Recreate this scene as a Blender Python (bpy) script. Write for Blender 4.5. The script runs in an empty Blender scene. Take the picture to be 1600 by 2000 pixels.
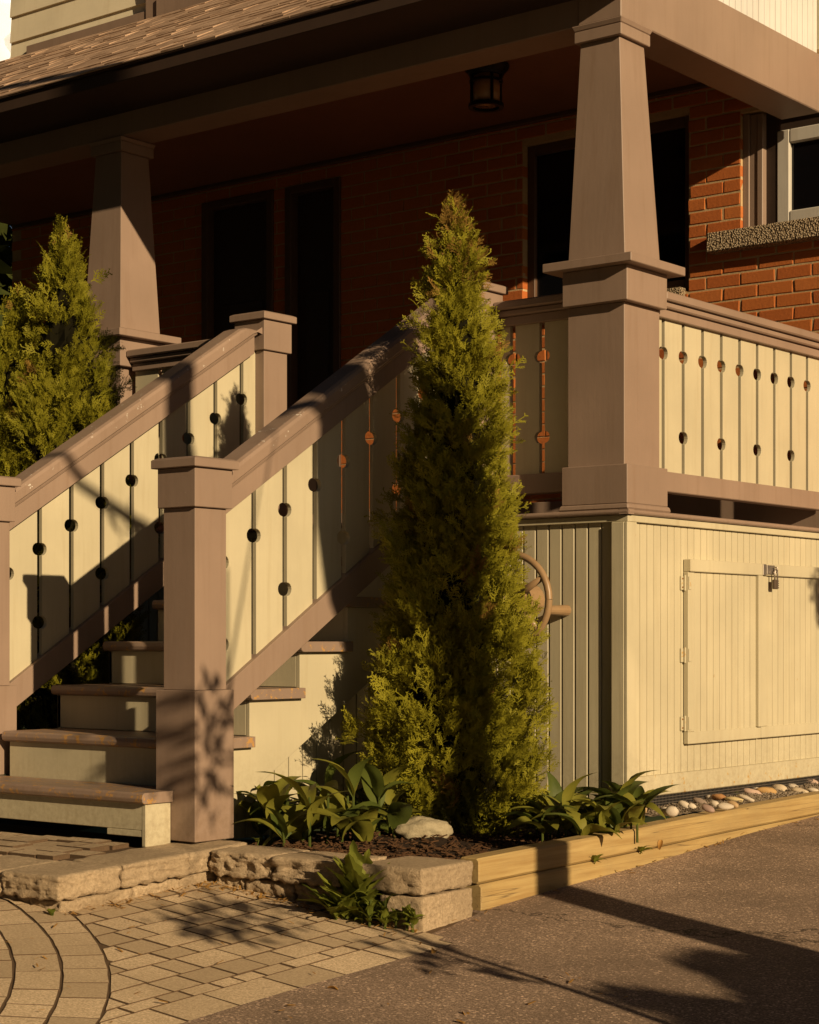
import bpy, bmesh, math, random
import numpy as np
from mathutils import Vector, Matrix

R = math.radians
rnd = random.Random(7)
scene = bpy.context.scene
COL = scene.collection

# ------------------------------------------------------------------ camera
YAW = R(38.4)
cam_data = bpy.data.cameras.new('camera')
cam = bpy.data.objects.new('camera', cam_data)
COL.objects.link(cam)
CAM = Vector((4.4031, -7.1010, 0.0))
cam.location = CAM
cam.rotation_euler = (R(90), 0, YAW)
cam_data.sensor_fit = 'HORIZONTAL'
cam_data.sensor_width = 36.0
cam_data.lens = 36.0 * 3700.0 / 1600.0
cam_data.shift_y = 248.0 / 1600.0          # view camera with a risen front
cam_data.clip_start = 0.05
cam_data.clip_end = 600
scene.camera = cam

# ------------------------------------------------------------------ light
SUN_AZ, SUN_EL = 163.5, 18.5               # light travels towards this azimuth
d = Vector((math.cos(R(SUN_AZ)) * math.cos(R(SUN_EL)), math.sin(R(SUN_AZ)) * math.cos(R(SUN_EL)), -math.sin(R(SUN_EL))))
sun_data = bpy.data.lights.new('sun', 'SUN')
sun_data.energy = 5.0
sun_data.angle = R(0.5)
sun_data.color = (1.0, 0.755, 0.45)
sun = bpy.data.objects.new('sun', sun_data)
sun.rotation_euler = d.to_track_quat('-Z', 'Y').to_euler()
sun.location = (30, -9, 10)
COL.objects.link(sun)

world = bpy.data.worlds.new('World')
scene.world = world
world.use_nodes = True
wn = world.node_tree
wn.nodes.clear()
sky = wn.nodes.new('ShaderNodeTexSky')
sky.sky_type = 'NISHITA'
sky.sun_disc = False
sky.sun_elevation = R(SUN_EL)
tos = -d
sky.sun_rotation = math.atan2(tos.x, tos.y)
sky.air_density = 0.8
sky.dust_density = 0.6
bg = wn.nodes.new('ShaderNodeBackground')
bg.inputs['Strength'].default_value = 0.018
wo = wn.nodes.new('ShaderNodeOutputWorld')
wn.links.new(sky.outputs[0], bg.inputs['Color'])
wn.links.new(bg.outputs[0], wo.inputs['Surface'])

scene.view_settings.view_transform = 'Standard'
scene.view_settings.look = 'None'
scene.view_settings.exposure = 0.26
scene.view_settings.gamma = 1.0
scene.view_settings.use_curve_mapping = False
scene.render.engine = 'CYCLES'

# ------------------------------------------------------------------ materials
def new_mat(name):
    m = bpy.data.materials.new(name)
    m.use_nodes = True
    nt = m.node_tree
    return m, nt, nt.nodes['Principled BSDF'], nt.nodes, nt.links

def noise(N, L, scale, detail=4, rough=0.55, vec=None, stretch=None):
    n = N.new('ShaderNodeTexNoise')
    n.inputs['Scale'].default_value = scale
    n.inputs['Detail'].default_value = detail
    n.inputs['Roughness'].default_value = rough
    if stretch:
        mp = N.new('ShaderNodeMapping')
        mp.inputs['Scale'].default_value = stretch
        g = N.new('ShaderNodeNewGeometry')
        L.new(g.outputs['Position'], mp.inputs['Vector'])
        L.new(mp.outputs[0], n.inputs['Vector'])
    else:
        g = N.new('ShaderNodeNewGeometry')
        L.new(g.outputs['Position'], n.inputs['Vector'])
    return n

def ramp(N, L, src, stops):
    r = N.new('ShaderNodeValToRGB')
    e = r.color_ramp.elements
    while len(e) < len(stops):
        e.new(0.5)
    for el, (p, c) in zip(e, stops):
        el.position = p
        el.color = (c, c, c, 1) if not isinstance(c, (tuple, list)) else (c[0], c[1], c[2], 1)
    L.new(src, r.inputs['Fac'])
    return r

def mix(N, L, fac, a, b, mode='MIX'):
    m = N.new('ShaderNodeMix')
    m.data_type = 'RGBA'
    m.blend_type = mode
    for sock, v in ((m.inputs[0], fac), (m.inputs[6], a), (m.inputs[7], b)):
        if hasattr(v, 'links') or hasattr(v, 'is_output'):
            L.new(v, sock)
        elif isinstance(v, (int, float)):
            sock.default_value = v
        else:
            sock.default_value = (v[0], v[1], v[2], 1)
    return m.outputs[2]

def bump(N, L, P, height, strength, dist):
    b = N.new('ShaderNodeBump')
    b.inputs['Strength'].default_value = strength
    b.inputs['Distance'].default_value = dist
    L.new(height, b.inputs['Height'])
    L.new(b.outputs[0], P.inputs['Normal'])

def mul(c, k):
    return (c[0] * k, c[1] * k, c[2] * k)

def paint(name, col, chip=(0.32, 0.20, 0.09), chips=0.72, rough=0.55, grain=(60, 60, 3)):
    m, nt, P, N, L = new_mat(name)
    big = noise(N, L, 2.2, 5)
    c = mix(N, L, ramp(N, L, big.outputs['Fac'], [(0.3, 0.0), (0.7, 1.0)]).outputs[0], mul(col, 0.86), mul(col, 1.08))
    oi = N.new('ShaderNodeObjectInfo')
    c = mix(N, L, ramp(N, L, oi.outputs['Random'], [(0.0, 0.0), (1.0, 0.35)]).outputs[0], c, mul(col, 0.88))
    fine = noise(N, L, 1.0, 6, 0.6, stretch=grain)
    c = mix(N, L, ramp(N, L, fine.outputs['Fac'], [(0.45, 0.0), (0.75, 0.14)]).outputs[0], c, mul(col, 0.78))
    st_ = noise(N, L, 1.0, 4, 0.6, stretch=(22, 22, 1.6))
    c = mix(N, L, ramp(N, L, st_.outputs['Fac'], [(0.52, 0.0), (0.74, 0.40)]).outputs[0], c, mul((col[0], col[1] * 0.93, col[2] * 0.84), 0.74))
    ch = noise(N, L, 26.0, 8, 0.7)
    c = mix(N, L, ramp(N, L, ch.outputs['Fac'], [(chips, 0.0), (chips + 0.02, 1.0)]).outputs[0], c, chip)
    # soil splashed up from the bed and the drive by the rain
    gp = N.new('ShaderNodeNewGeometry'); sx_ = N.new('ShaderNodeSeparateXYZ'); L.new(gp.outputs['Position'], sx_.inputs[0])
    mr = N.new('ShaderNodeMapRange'); mr.inputs['From Min'].default_value = -0.80; mr.inputs['From Max'].default_value = -0.42; mr.inputs['To Min'].default_value = 0.42; mr.inputs['To Max'].default_value = 0.0
    L.new(sx_.outputs[2], mr.inputs['Value'])
    sn = noise(N, L, 38.0, 6, 0.75)
    mm = N.new('ShaderNodeMath'); mm.operation = 'MULTIPLY'; mm.use_clamp = True
    L.new(mr.outputs[0], mm.inputs[0]); L.new(ramp(N, L, sn.outputs['Fac'], [(0.40, 0.0), (0.66, 1.0)]).outputs[0], mm.inputs[1])
    c = mix(N, L, mm.outputs[0], c, (0.14, 0.088, 0.045))
    L.new(c, P.inputs['Base Color'])
    P.inputs['Roughness'].default_value = rough
    P.inputs['Specular IOR Level'].default_value = 0.35
    add = N.new('ShaderNodeMath'); add.operation = 'ADD'
    L.new(fine.outputs['Fac'], add.inputs[0]); L.new(ch.outputs['Fac'], add.inputs[1])
    bump(N, L, P, add.outputs[0], 0.16, 0.003)
    return m

def speckle(name, c_lo, c_hi, scale, rough=0.9, bumps=0.5, dist=0.004, big=1.5, dark=None, vary=0.35, sharp=(0.33, 0.68)):
    m, nt, P, N, L = new_mat(name)
    n1 = noise(N, L, scale, 6, 0.75)
    n2 = noise(N, L, big, 5, 0.6)
    c = mix(N, L, ramp(N, L, n1.outputs['Fac'], [(sharp[0], 0.0), (sharp[1], 1.0)]).outputs[0], c_lo, c_hi)
    c = mix(N, L, ramp(N, L, n2.outputs['Fac'], [(0.35, 0.0), (0.7, 0.5)]).outputs[0], c, mul(c_lo, 0.8))
    oi = N.new('ShaderNodeObjectInfo')
    c = mix(N, L, ramp(N, L, oi.outputs['Random'], [(0.0, 0.0), (1.0, vary)]).outputs[0], c, mul(c_lo, 0.75))
    if dark:
        v = N.new('ShaderNodeTexVoronoi'); v.inputs['Scale'].default_value = dark
        g = N.new('ShaderNodeNewGeometry'); L.new(g.outputs['Position'], v.inputs['Vector'])
        c = mix(N, L, ramp(N, L, v.outputs['Color'], [(0.0, 0.0), (0.75, 0.0), (0.9, 0.6)]).outputs[0], c, mul(c_hi, 1.35))
    L.new(c, P.inputs['Base Color'])
    P.inputs['Roughness'].default_value = rough
    P.inputs['Specular IOR Level'].default_value = 0.2
    bump(N, L, P, n1.outputs['Fac'], bumps, dist)
    return m

def leafmat(name, a, b, trans=0.3, veins=False):
    m, nt, P, N, L = new_mat(name)
    n1 = noise(N, L, 9.0, 4)
    oi = N.new('ShaderNodeObjectInfo')
    c = mix(N, L, ramp(N, L, n1.outputs['Fac'], [(0.3, 0.0), (0.7, 1.0)]).outputs[0], a, b)
    c = mix(N, L, ramp(N, L, oi.outputs['Random'], [(0.0, 0.0), (1.0, 0.5)]).outputs[0], c, b)
    L.new(c, P.inputs['Base Color'])
    P.inputs['Roughness'].default_value = 0.55
    P.inputs['Specular IOR Level'].default_value = 0.3 if veins else 0.08
    tr = N.new('ShaderNodeBsdfTranslucent')
    L.new(c, tr.inputs['Color'])
    ms = N.new('ShaderNodeMixShader')
    ms.inputs[0].default_value = trans
    out = N['Material Output']
    L.new(P.outputs[0], ms.inputs[1]); L.new(tr.outputs[0], ms.inputs[2])
    L.new(ms.outputs[0], out.inputs['Surface'])
    if veins:
        w = noise(N, L, 1.0, 3, stretch=(160, 160, 12))
        bump(N, L, P, w.outputs['Fac'], 0.25, 0.003)
    return m

def plain(name, col, rough=0.5, metal=0.0, spec=0.4, bumpscale=None):
    m, nt, P, N, L = new_mat(name)
    n1 = noise(N, L, 14.0, 5)
    c = mix(N, L, n1.outputs['Fac'], mul(col, 0.8), mul(col, 1.2))
    L.new(c, P.inputs['Base Color'])
    P.inputs['Roughness'].default_value = rough
    P.inputs['Metallic'].default_value = metal
    P.inputs['Specular IOR Level'].default_value = spec
    if bumpscale:
        n2 = noise(N, L, bumpscale, 5)
        bump(N, L, P, n2.outputs['Fac'], 0.4, 0.004)
    return m

CREAM_C = (0.475, 0.424, 0.292)
TAUPE_C = (0.264, 0.187, 0.142)
CREAM = paint('cream_paint', CREAM_C, chip=(0.36, 0.24, 0.10), chips=0.72)
CREAM_OLD = paint('weathered_cream_paint', mul(CREAM_C, 1.02), chip=(0.36, 0.25, 0.12), chips=0.70, rough=0.65, grain=(90, 90, 2))
CREAM_PEEL = paint('peeling_cream_paint', mul(CREAM_C, 1.02), chip=(0.42, 0.27, 0.10), chips=0.61, rough=0.7, grain=(40, 2, 90))
TAUPE = paint('taupe_paint', TAUPE_C, chip=(0.42, 0.36, 0.30), chips=0.725, rough=0.5)
TAUPE_RAIL = paint('worn_taupe_rail_paint', mul(TAUPE_C, 1.02), chip=(0.55, 0.50, 0.44), chips=0.635, rough=0.45, grain=(70, 6, 40))
TREAD = paint('worn_tread_paint', mul(TAUPE_C, 0.95), chip=(0.40, 0.22, 0.07), chips=0.56, rough=0.5, grain=(3, 60, 60))
SIDING_M = paint('siding_paint', (0.78, 0.70, 0.52), chips=0.8, grain=(2, 2, 60))
GABLE_M = paint('gable_paint', (0.60, 0.59, 0.58), chips=0.8)
WHITE = paint('white_trim_paint', (0.50, 0.47, 0.42), chips=0.75)
WOOD = None

def timber_mat():
    m, nt, P, N, L = new_mat('treated_timber')
    a = (0.40, 0.285, 0.115); b = (0.29, 0.185, 0.065)
    g = noise(N, L, 1.0, 7, 0.65, stretch=(45, 2.2, 45))
    c = mix(N, L, ramp(N, L, g.outputs['Fac'], [(0.35, 0.0), (0.65, 1.0)]).outputs[0], a, b)
    n2 = noise(N, L, 3.0, 4)
    c = mix(N, L, ramp(N, L, n2.outputs['Fac'], [(0.45, 0.0), (0.75, 0.55)]).outputs[0], c, (0.24, 0.18, 0.09))
    crack = noise(N, L, 1.0, 1, 0.4, stretch=(26, 0.32, 26))
    rr = ramp(N, L, crack.outputs['Fac'], [(0.0, 0.0), (0.494, 0.0), (0.5, 0.8), (0.506, 0.0)])
    c = mix(N, L, rr.outputs[0], c, (0.10, 0.06, 0.025))
    L.new(c, P.inputs['Base Color'])
    P.inputs['Roughness'].default_value = 0.75
    bump(N, L, P, g.outputs['Fac'], 0.35, 0.004)
    return m
TIMBER = timber_mat()

def brick_mat(name, mortar=False):
    m, nt, P, N, L = new_mat(name)
    if mortar:
        n1 = noise(N, L, 60, 6, 0.7)
        c = mix(N, L, n1.outputs['Fac'], (0.34, 0.23, 0.115), (0.56, 0.40, 0.22))
    else:
        oi = N.new('ShaderNodeObjectInfo')
        n1 = noise(N, L, 55, 7, 0.7)
        cr = ramp(N, L, oi.outputs['Random'], [(0.0, (0.47, 0.15, 0.036)), (0.4, (0.39, 0.11, 0.027)), (0.75, (0.49, 0.165, 0.042)), (1.0, (0.33, 0.085, 0.024))])
        c = mix(N, L, ramp(N, L, n1.outputs['Fac'], [(0.35, 0.0), (0.75, 0.5)]).outputs[0], cr.outputs[0], (0.30, 0.085, 0.03))
        n3 = noise(N, L, 140, 3, 0.6)
        c = mix(N, L, ramp(N, L, n3.outputs['Fac'], [(0.70, 0.0), (0.74, 0.8)]).outputs[0], c, (0.10, 0.04, 0.02))
    L.new(c, P.inputs['Base Color'])
    P.inputs['Roughness'].default_value = 0.9
    P.inputs['Specular IOR Level'].default_value = 0.15
    bump(N, L, P, n1.outputs['Fac'], 0.6, 0.004)
    return m
BRICK = brick_mat('red_brick')
MORTAR = brick_mat('mortar', True)

STONE = speckle('tumbled_stone', (0.36, 0.265, 0.165), (0.74, 0.57, 0.38), 70, bumps=1.0, dist=0.016, vary=0.35, big=4)
PAVER = speckle('paver_concrete', (0.44, 0.325, 0.20), (0.86, 0.67, 0.45), 120, bumps=0.7, dist=0.004, vary=0.75, big=2.4, sharp=(0.40, 0.62))
JOINT = speckle('joint_sand', (0.09, 0.056, 0.032), (0.17, 0.11, 0.063), 150)
def asphalt_mat():
    m = speckle('asphalt', (0.17, 0.117, 0.081), (0.82, 0.59, 0.43), 130, bumps=1.0, dist=0.008, dark=150, big=0.9, sharp=(0.40, 0.65))
    nt = m.node_tree; N, L = nt.nodes, nt.links; P = N['Principled BSDF']
    src = P.inputs['Base Color'].links[0].from_socket
    pt = noise(N, L, 1.1, 5, 0.65)
    c = mix(N, L, ramp(N, L, pt.outputs['Fac'], [(0.40, 0.0), (0.62, 0.55)]).outputs[0], src, (0.13, 0.092, 0.066))
    v = N.new('ShaderNodeTexVoronoi'); v.feature = 'DISTANCE_TO_EDGE'; v.inputs['Scale'].default_value = 0.55
    g = N.new('ShaderNodeNewGeometry'); w = noise(N, L, 2.2, 6, 0.7)
    ad = N.new('ShaderNodeVectorMath'); ad.operation = 'ADD'
    L.new(g.outputs['Position'], ad.inputs[0]); L.new(w.outputs['Color'], ad.inputs[1]); L.new(ad.outputs[0], v.inputs['Vector'])
    c = mix(N, L, ramp(N, L, v.outputs['Distance'], [(0.0, 0.85), (0.006, 0.5), (0.010, 0.0)]).outputs[0], c, (0.03, 0.02, 0.014))
    L.new(c, P.inputs['Base Color'])
    return m
ASPHALT = asphalt_mat()
SOIL = speckle('garden_soil', (0.022, 0.013, 0.008), (0.06, 0.035, 0.018), 60, bumps=0.9, dist=0.015)
MULCH = speckle('bark_mulch', (0.06, 0.030, 0.014), (0.17, 0.085, 0.036), 70, vary=0.6)
GRAVEL = speckle('gravelly_grit', (0.17, 0.13, 0.09), (0.42, 0.34, 0.25), 110, bumps=1.0, dist=0.008)
GRASS = speckle('lawn_grass', (0.035, 0.05, 0.012), (0.07, 0.09, 0.02), 30)
ROUGHCAST = None
def roughcast_mat():
    m, nt, P, N, L = new_mat('pebble_dash_concrete')
    v = N.new('ShaderNodeTexVoronoi'); v.inputs['Scale'].default_value = 95
    g = N.new('ShaderNodeNewGeometry'); L.new(g.outputs['Position'], v.inputs['Vector'])
    c = mix(N, L, ramp(N, L, v.outputs['Distance'], [(0.15, 0.0), (0.6, 1.0)]).outputs[0], (0.62, 0.49, 0.32), (0.20, 0.14, 0.08))
    L.new(c, P.inputs['Base Color']); P.inputs['Roughness'].default_value = 0.9
    inv = N.new('ShaderNodeMath'); inv.operation = 'SUBTRACT'; inv.inputs[0].default_value = 1.0
    L.new(v.outputs['Distance'], inv.inputs[1])
    bump(N, L, P, inv.outputs[0], 1.0, 0.02)
    return m
ROUGHCAST = roughcast_mat()
SHINGLE = speckle('asphalt_shingle', (0.22, 0.135, 0.085), (0.62, 0.44, 0.31), 7, bumps=0.4, dist=0.004, big=3, vary=0.3)
CEIL_M = paint('porch_ceiling_paint', (0.20, 0.09, 0.05), chips=0.9, grain=(3, 60, 3))
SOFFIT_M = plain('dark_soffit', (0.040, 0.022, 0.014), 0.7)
DARKWOOD = plain('dark_door_paint', (0.035, 0.022, 0.016), 0.45)
FRAME_D = plain('door_casing_paint', (0.09, 0.048, 0.026), 0.5)
IRON = plain('black_iron', (0.012, 0.010, 0.010), 0.45, 0.6)
LAMPGLASS = plain('amber_lamp_glass', (0.30, 0.17, 0.075), 0.25, 0.0, 0.5)
STEEL = plain('galvanised_steel', (0.42, 0.37, 0.32), 0.45, 0.9, 0.5)
RUST = plain('rusty_steel', (0.30, 0.14, 0.045), 0.8, 0.3, 0.3, 120)
LOCK = plain('dull_lock_metal', (0.12, 0.085, 0.06), 0.5, 0.4)
PLASTIC = plain('tan_plastic', (0.26, 0.165, 0.085), 0.4)
def glass_mat():
    m, nt, P, N, L = new_mat('dark_window_glass')
    P.inputs['Base Color'].default_value = (0.004, 0.004, 0.005, 1)
    P.inputs['Roughness'].default_value = 0.06
    n = noise(N, L, 1.3, 2)
    bump(N, L, P, n.outputs['Fac'], 0.05, 0.02)
    return m
GLASS = glass_mat()
CONIFER = leafmat('cypress_foliage', (0.150, 0.146, 0.012), (0.240, 0.215, 0.018), 0.12)
CONIFER_TIP = leafmat('browned_cypress_tips', (0.21, 0.13, 0.03), (0.26, 0.15, 0.035), 0.25)
CONIFER_IN = plain('dark_cypress_core', (0.008, 0.007, 0.003), 0.95, 0, 0.05)  # near-black, puts the shade inside the crowns into the colour
BARK = plain('bark', (0.10, 0.06, 0.035), 0.9, 0, 0.1, 60)
LILY = leafmat('lily_leaf', (0.145, 0.150, 0.020), (0.215, 0.200, 0.028), 0.3, True)
LILY_D = leafmat('deep_green_leaf', (0.06, 0.085, 0.015), (0.10, 0.12, 0.02), 0.3, True)
WEED = leafmat('weed_leaf', (0.13, 0.16, 0.025), (0.20, 0.21, 0.03), 0.35)
DRY = leafmat('dry_leaf', (0.30, 0.16, 0.05), (0.40, 0.22, 0.06), 0.2)
REDLEAF = leafmat('red_leaf', (0.14, 0.022, 0.010), (0.22, 0.04, 0.012), 0.3)
DARKLEAF = leafmat('dark_leaf', (0.035, 0.045, 0.012), (0.06, 0.07, 0.016), 0.2)

# ------------------------------------------------------------------ mesh helpers
class MB:
    def __init__(s):
        s.v = []; s.f = []
    def add(s, vs, fs):
        o = len(s.v)
        s.v.extend([tuple(p) for p in vs])
        s.f.extend([tuple(i + o for i in f) for f in fs])
        return s
    def box(s, x0, y0, z0, x1, y1, z1):
        return s.add([(x0, y0, z0), (x1, y0, z0), (x1, y1, z0), (x0, y1, z0), (x0, y0, z1), (x1, y0, z1), (x1, y1, z1), (x0, y1, z1)],
                     [(3, 2, 1, 0), (4, 5, 6, 7), (0, 1, 5, 4), (1, 2, 6, 5), (2, 3, 7, 6), (3, 0, 4, 7)])
    def frustum(s, b, t):
        """b, t = (x0,y0,x1,y1,z)"""
        return s.add([(b[0], b[1], b[4]), (b[2], b[1], b[4]), (b[2], b[3], b[4]), (b[0], b[3], b[4]),
                      (t[0], t[1], t[4]), (t[2], t[1], t[4]), (t[2], t[3], t[4]), (t[0], t[3], t[4])],
                     [(3, 2, 1, 0), (4, 5, 6, 7), (0, 1, 5, 4), (1, 2, 6, 5), (2, 3, 7, 6), (3, 0, 4, 7)])
    def prism(s, poly, axis, a0, a1):
        """polygon extruded: axis 'x' -> poly is (y,z); 'y' -> (x,z); 'z' -> (x,y)"""
        n = len(poly)
        def P(p, a):
            return (a, p[0], p[1]) if axis == 'x' else (p[0], a, p[1]) if axis == 'y' else (p[0], p[1], a)
        area = sum(poly[i][0] * poly[(i + 1) % n][1] - poly[(i + 1) % n][0] * poly[i][1] for i in range(n))
        vs = [P(p, a0) for p in poly] + [P(p, a1) for p in poly]
        fs = [tuple(range(n))[::-1], tuple(range(n, 2 * n))] + [(i, (i + 1) % n, n + (i + 1) % n, n + i) for i in range(n)]
        flip = (area < 0) != (axis == 'y')
        if (a1 < a0) != flip:
            fs = [f[::-1] for f in fs]
        return s.add(vs, fs)
    def sweep(s, prof, y0, y1, zf):
        """profile [(x,dz)] swept along Y with z = zf(y)+dz (vertical cuts)"""
        n = len(prof)
        vs = [(x, y0, zf(y0) + dz) for x, dz in prof] + [(x, y1, zf(y1) + dz) for x, dz in prof]
        fs = [tuple(range(n)), tuple(range(n, 2 * n))[::-1]] + [(i, n + i, n + (i + 1) % n, (i + 1) % n) for i in range(n)]
        return s.add(vs, fs)
    def tube(s, pts, rad, n=8, cap=True):
        pts = [Vector(p) for p in pts]
        if isinstance(rad, (int, float)):
            rad = [rad] * len(pts)
        o = len(s.v)
        t0 = (pts[1] - pts[0]).normalized()
        up = Vector((0, 0, 1)) if abs(t0.z) < 0.9 else Vector((1, 0, 0))
        for i, p in enumerate(pts):
            t = (pts[min(i + 1, len(pts) - 1)] - pts[max(i - 1, 0)]).normalized()
            a = t.cross(up).normalized(); b = t.cross(a)
            for k in range(n):
                q = 2 * math.pi * k / n
                s.v.append(tuple(p + (a * math.cos(q) + b * math.sin(q)) * rad[i]))
        for i in range(len(pts) - 1):
            for k in range(n):
                k2 = (k + 1) % n
                s.f.append((o + i * n + k, o + i * n + k2, o + (i + 1) * n + k2, o + (i + 1) * n + k))
        if cap:
            s.f.append(tuple(o + k for k in range(n))[::-1])
            e = o + (len(pts) - 1) * n
            s.f.append(tuple(e + k for k in range(n)))
        return s
    def lathe(s, prof, c, n=20):
        """prof [(r,z)] about vertical axis at c"""
        o = len(s.v)
        for r, z in prof:
            for k in range(n):
                q = 2 * math.pi * k / n
                s.v.append((c[0] + r * math.cos(q), c[1] + r * math.sin(q), c[2] + z))
        for i in range(len(prof) - 1):
            for k in range(n):
                k2 = (k + 1) % n
                s.f.append((o + i * n + k, o + i * n + k2, o + (i + 1) * n + k2, o + (i + 1) * n + k))
        s.f.append(tuple(o + k for k in range(n))[::-1])
        e = o + (len(prof) - 1) * n
        s.f.append(tuple(e + k for k in range(n)))
        return s

def wpos(o):
    p = Vector(o.location)
    while o.parent:
        o = o.parent
        p += Vector(o.location)
    return p

def obj(name, mb, mat, parent=None, bevel=0.0, smooth=False, seg=1, kind=None, label=None):
    """links the collected shapes as ONE mesh object, its origin at its own base"""
    v = np.array(mb.v, dtype=float)
    lo, hi = v.min(0), v.max(0)
    org = np.array([(lo[0] + hi[0]) / 2, (lo[1] + hi[1]) / 2, lo[2]])
    me = bpy.data.meshes.new(name)
    me.from_pydata([tuple(p) for p in (v - org)], [], mb.f)
    if bevel > 0:
        bm = bmesh.new(); bm.from_mesh(me)
        es = [e for e in bm.edges if len(e.link_faces) == 2 and e.calc_face_angle(0) > 0.5]
        try:
            bmesh.ops.bevel(bm, geom=es, offset=bevel, segments=seg, affect='EDGES', profile=0.5, clamp_overlap=True)
        except Exception:
            pass
        bm.to_mesh(me); bm.free()
    me.materials.append(mat)
    if smooth:
        for p in me.polygons:
            p.use_smooth = True
    o = bpy.data.objects.new(name, me)
    COL.objects.link(o)
    base = Vector(org)
    if parent:
        o.parent = parent
        base = base - wpos(parent)
    o.location = base
    if kind:
        o['kind'] = kind
    if label:
        o['label'] = label
    return o

def raw_mesh(name, verts, faces_flat, nper, mat, smooth=False):
    """fast mesh from numpy arrays; every face has nper corners"""
    me = bpy.data.meshes.new(name)
    nf = len(faces_flat) // nper
    me.vertices.add(len(verts)); me.loops.add(len(faces_flat)); me.polygons.add(nf)
    me.vertices.foreach_set('co', np.asarray(verts, dtype=np.float32).ravel())
    me.loops.foreach_set('vertex_index', np.asarray(faces_flat, dtype=np.int32))
    me.polygons.foreach_set('loop_start', np.arange(0, nf * nper, nper, dtype=np.int32))
    me.update(calc_edges=True)
    me.materials.append(mat)
    if smooth:
        me.polygons.foreach_set('use_smooth', np.ones(nf, dtype=bool))
    return me

def link_mesh(name, me, parent, loc):
    o = bpy.data.objects.new(name, me)
    COL.objects.link(o)
    loc = Vector(loc)
    if parent:
        o.parent = parent
        loc = loc - wpos(parent)
    o.location = loc
    return o

def thing(name, label, cat, loc=(0, 0, 0), group=None, kind=None):
    o = bpy.data.objects.new(name, None)
    COL.objects.link(o)
    o.location = loc
    o.empty_display_size = 0.1
    o['label'] = label; o['category'] = cat
    if group: o['group'] = group
    if kind: o['kind'] = kind
    return o

def sub(name, parent, loc, label=None):
    """an Empty that is a part and carries sub-parts"""
    o = bpy.data.objects.new(name, None)
    COL.objects.link(o)
    o.parent = parent
    o.location = Vector(loc) - wpos(parent)
    o.empty_display_size = 0.05
    if label: o['label'] = label
    return o

def tag(o, label, cat, group=None, kind=None):
    o['label'] = label; o['category'] = cat
    if group: o['group'] = group
    if kind: o['kind'] = kind
    return o

_cn, _sn = math.cos(YAW), math.sin(YAW)
def ray(px, py):
    u = (px - 800) / 3700.0
    return Vector((-_sn + u * _cn, _cn + u * _sn, (1248 - py) / 3700.0))
def at_z(px, py, z):
    r = ray(px, py); return CAM + r * (z / r.z)

# ================================================================== SETTING: ground
def clampf(a, lo, hi): return max(lo, min(hi, a))
def drive_z(x, y):
    return -0.989 + 0.055 * (clampf(y, -9, 4) + 1.25) - 0.055 * (clampf(x, -3, 4.5) - 0.27)
def patio_z(x, y):
    return -0.930 - 0.10 * (clampf(x, -0.95, 1) + 0.66) + 0.05 * (clampf(y, -9, 0) + 1.93)
def land_z(y):
    return -0.800 + 0.045 * (min(y, -1.7) + 1.93)

def grid_sheet(name, xs, ys, zf, mat):
    verts = []; faces = []
    for y in ys:
        for x in xs:
            verts.append((x, y, zf(x, y)))
    w = len(xs)
    for j in range(len(ys) - 1):
        for i in range(w - 1):
            faces.append((j * w + i, j * w + i + 1, (j + 1) * w + i + 1, (j + 1) * w + i))
    mb = MB().add(verts, faces)
    return obj(name, mb, mat, smooth=True)

def frange(a, b, n): return [a + (b - a) * i / n for i in range(n + 1)]
g = MB().box(-250, -250, -1.9, 250, 250, -1.62)
o = obj('ground', g, GRASS); tag(o, 'green lawn ground spreading beyond the driveway and house', 'ground', kind='structure')

hn = [rnd.random() * 6.28 for _ in range(12)]
def drive_surf(x, y):
    return drive_z(x, y) + 0.004 * math.sin(2.1 * x + hn[0]) * math.sin(1.7 * y + hn[1]) + 0.003 * math.sin(5.3 * x + 3.9 * y + hn[2])
o = grid_sheet('driveway', frange(-2.6, 9.0, 90), frange(-14, 9, 120), drive_surf, ASPHALT)
tag(o, 'grey brown asphalt driveway in front of the timber edging', 'driveway', kind='structure')

# ================================================================== HOUSE
house = thing('brick_house', 'red brick house wall behind the porch with cream lap siding above', 'house', (-2.5, 2.3, 0.5))
WY = 2.05
OPEN = [(-0.585, 1.05, 2.215, 2.86), (-2.03, -0.907, 1.93, 2.92), (-4.66, -4.03, 0.5, 2.95), (-3.90, -3.45, 0.5, 2.945)]
WX0, WX1, WZ0, WZ1 = -6.65, 1.6, 0.50, 3.12
xs = sorted(set([WX0, WX1] + [v for q in OPEN for v in q[:2]]))
mw = MB()
for i in range(len(xs) - 1):
    xa, xb = xs[i], xs[i + 1]
    holes = [q for q in OPEN if q[0] < (xa + xb) / 2 < q[1]]
    if not holes:
        mw.box(xa, WY + 0.0045, WZ0, xb, WY + 0.22, WZ1)
    else:
        q = holes[0]
        if q[2] > WZ0 + 0.02: mw.box(xa, WY + 0.0045, WZ0, xb, WY + 0.22, q[2])
        mw.box(xa, WY + 0.0045, q[3], xb, WY + 0.22, WZ1)
bwall = obj('brick_wall', mw, MORTAR, house)
CH, BL = 0.0735, 0.213
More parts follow.
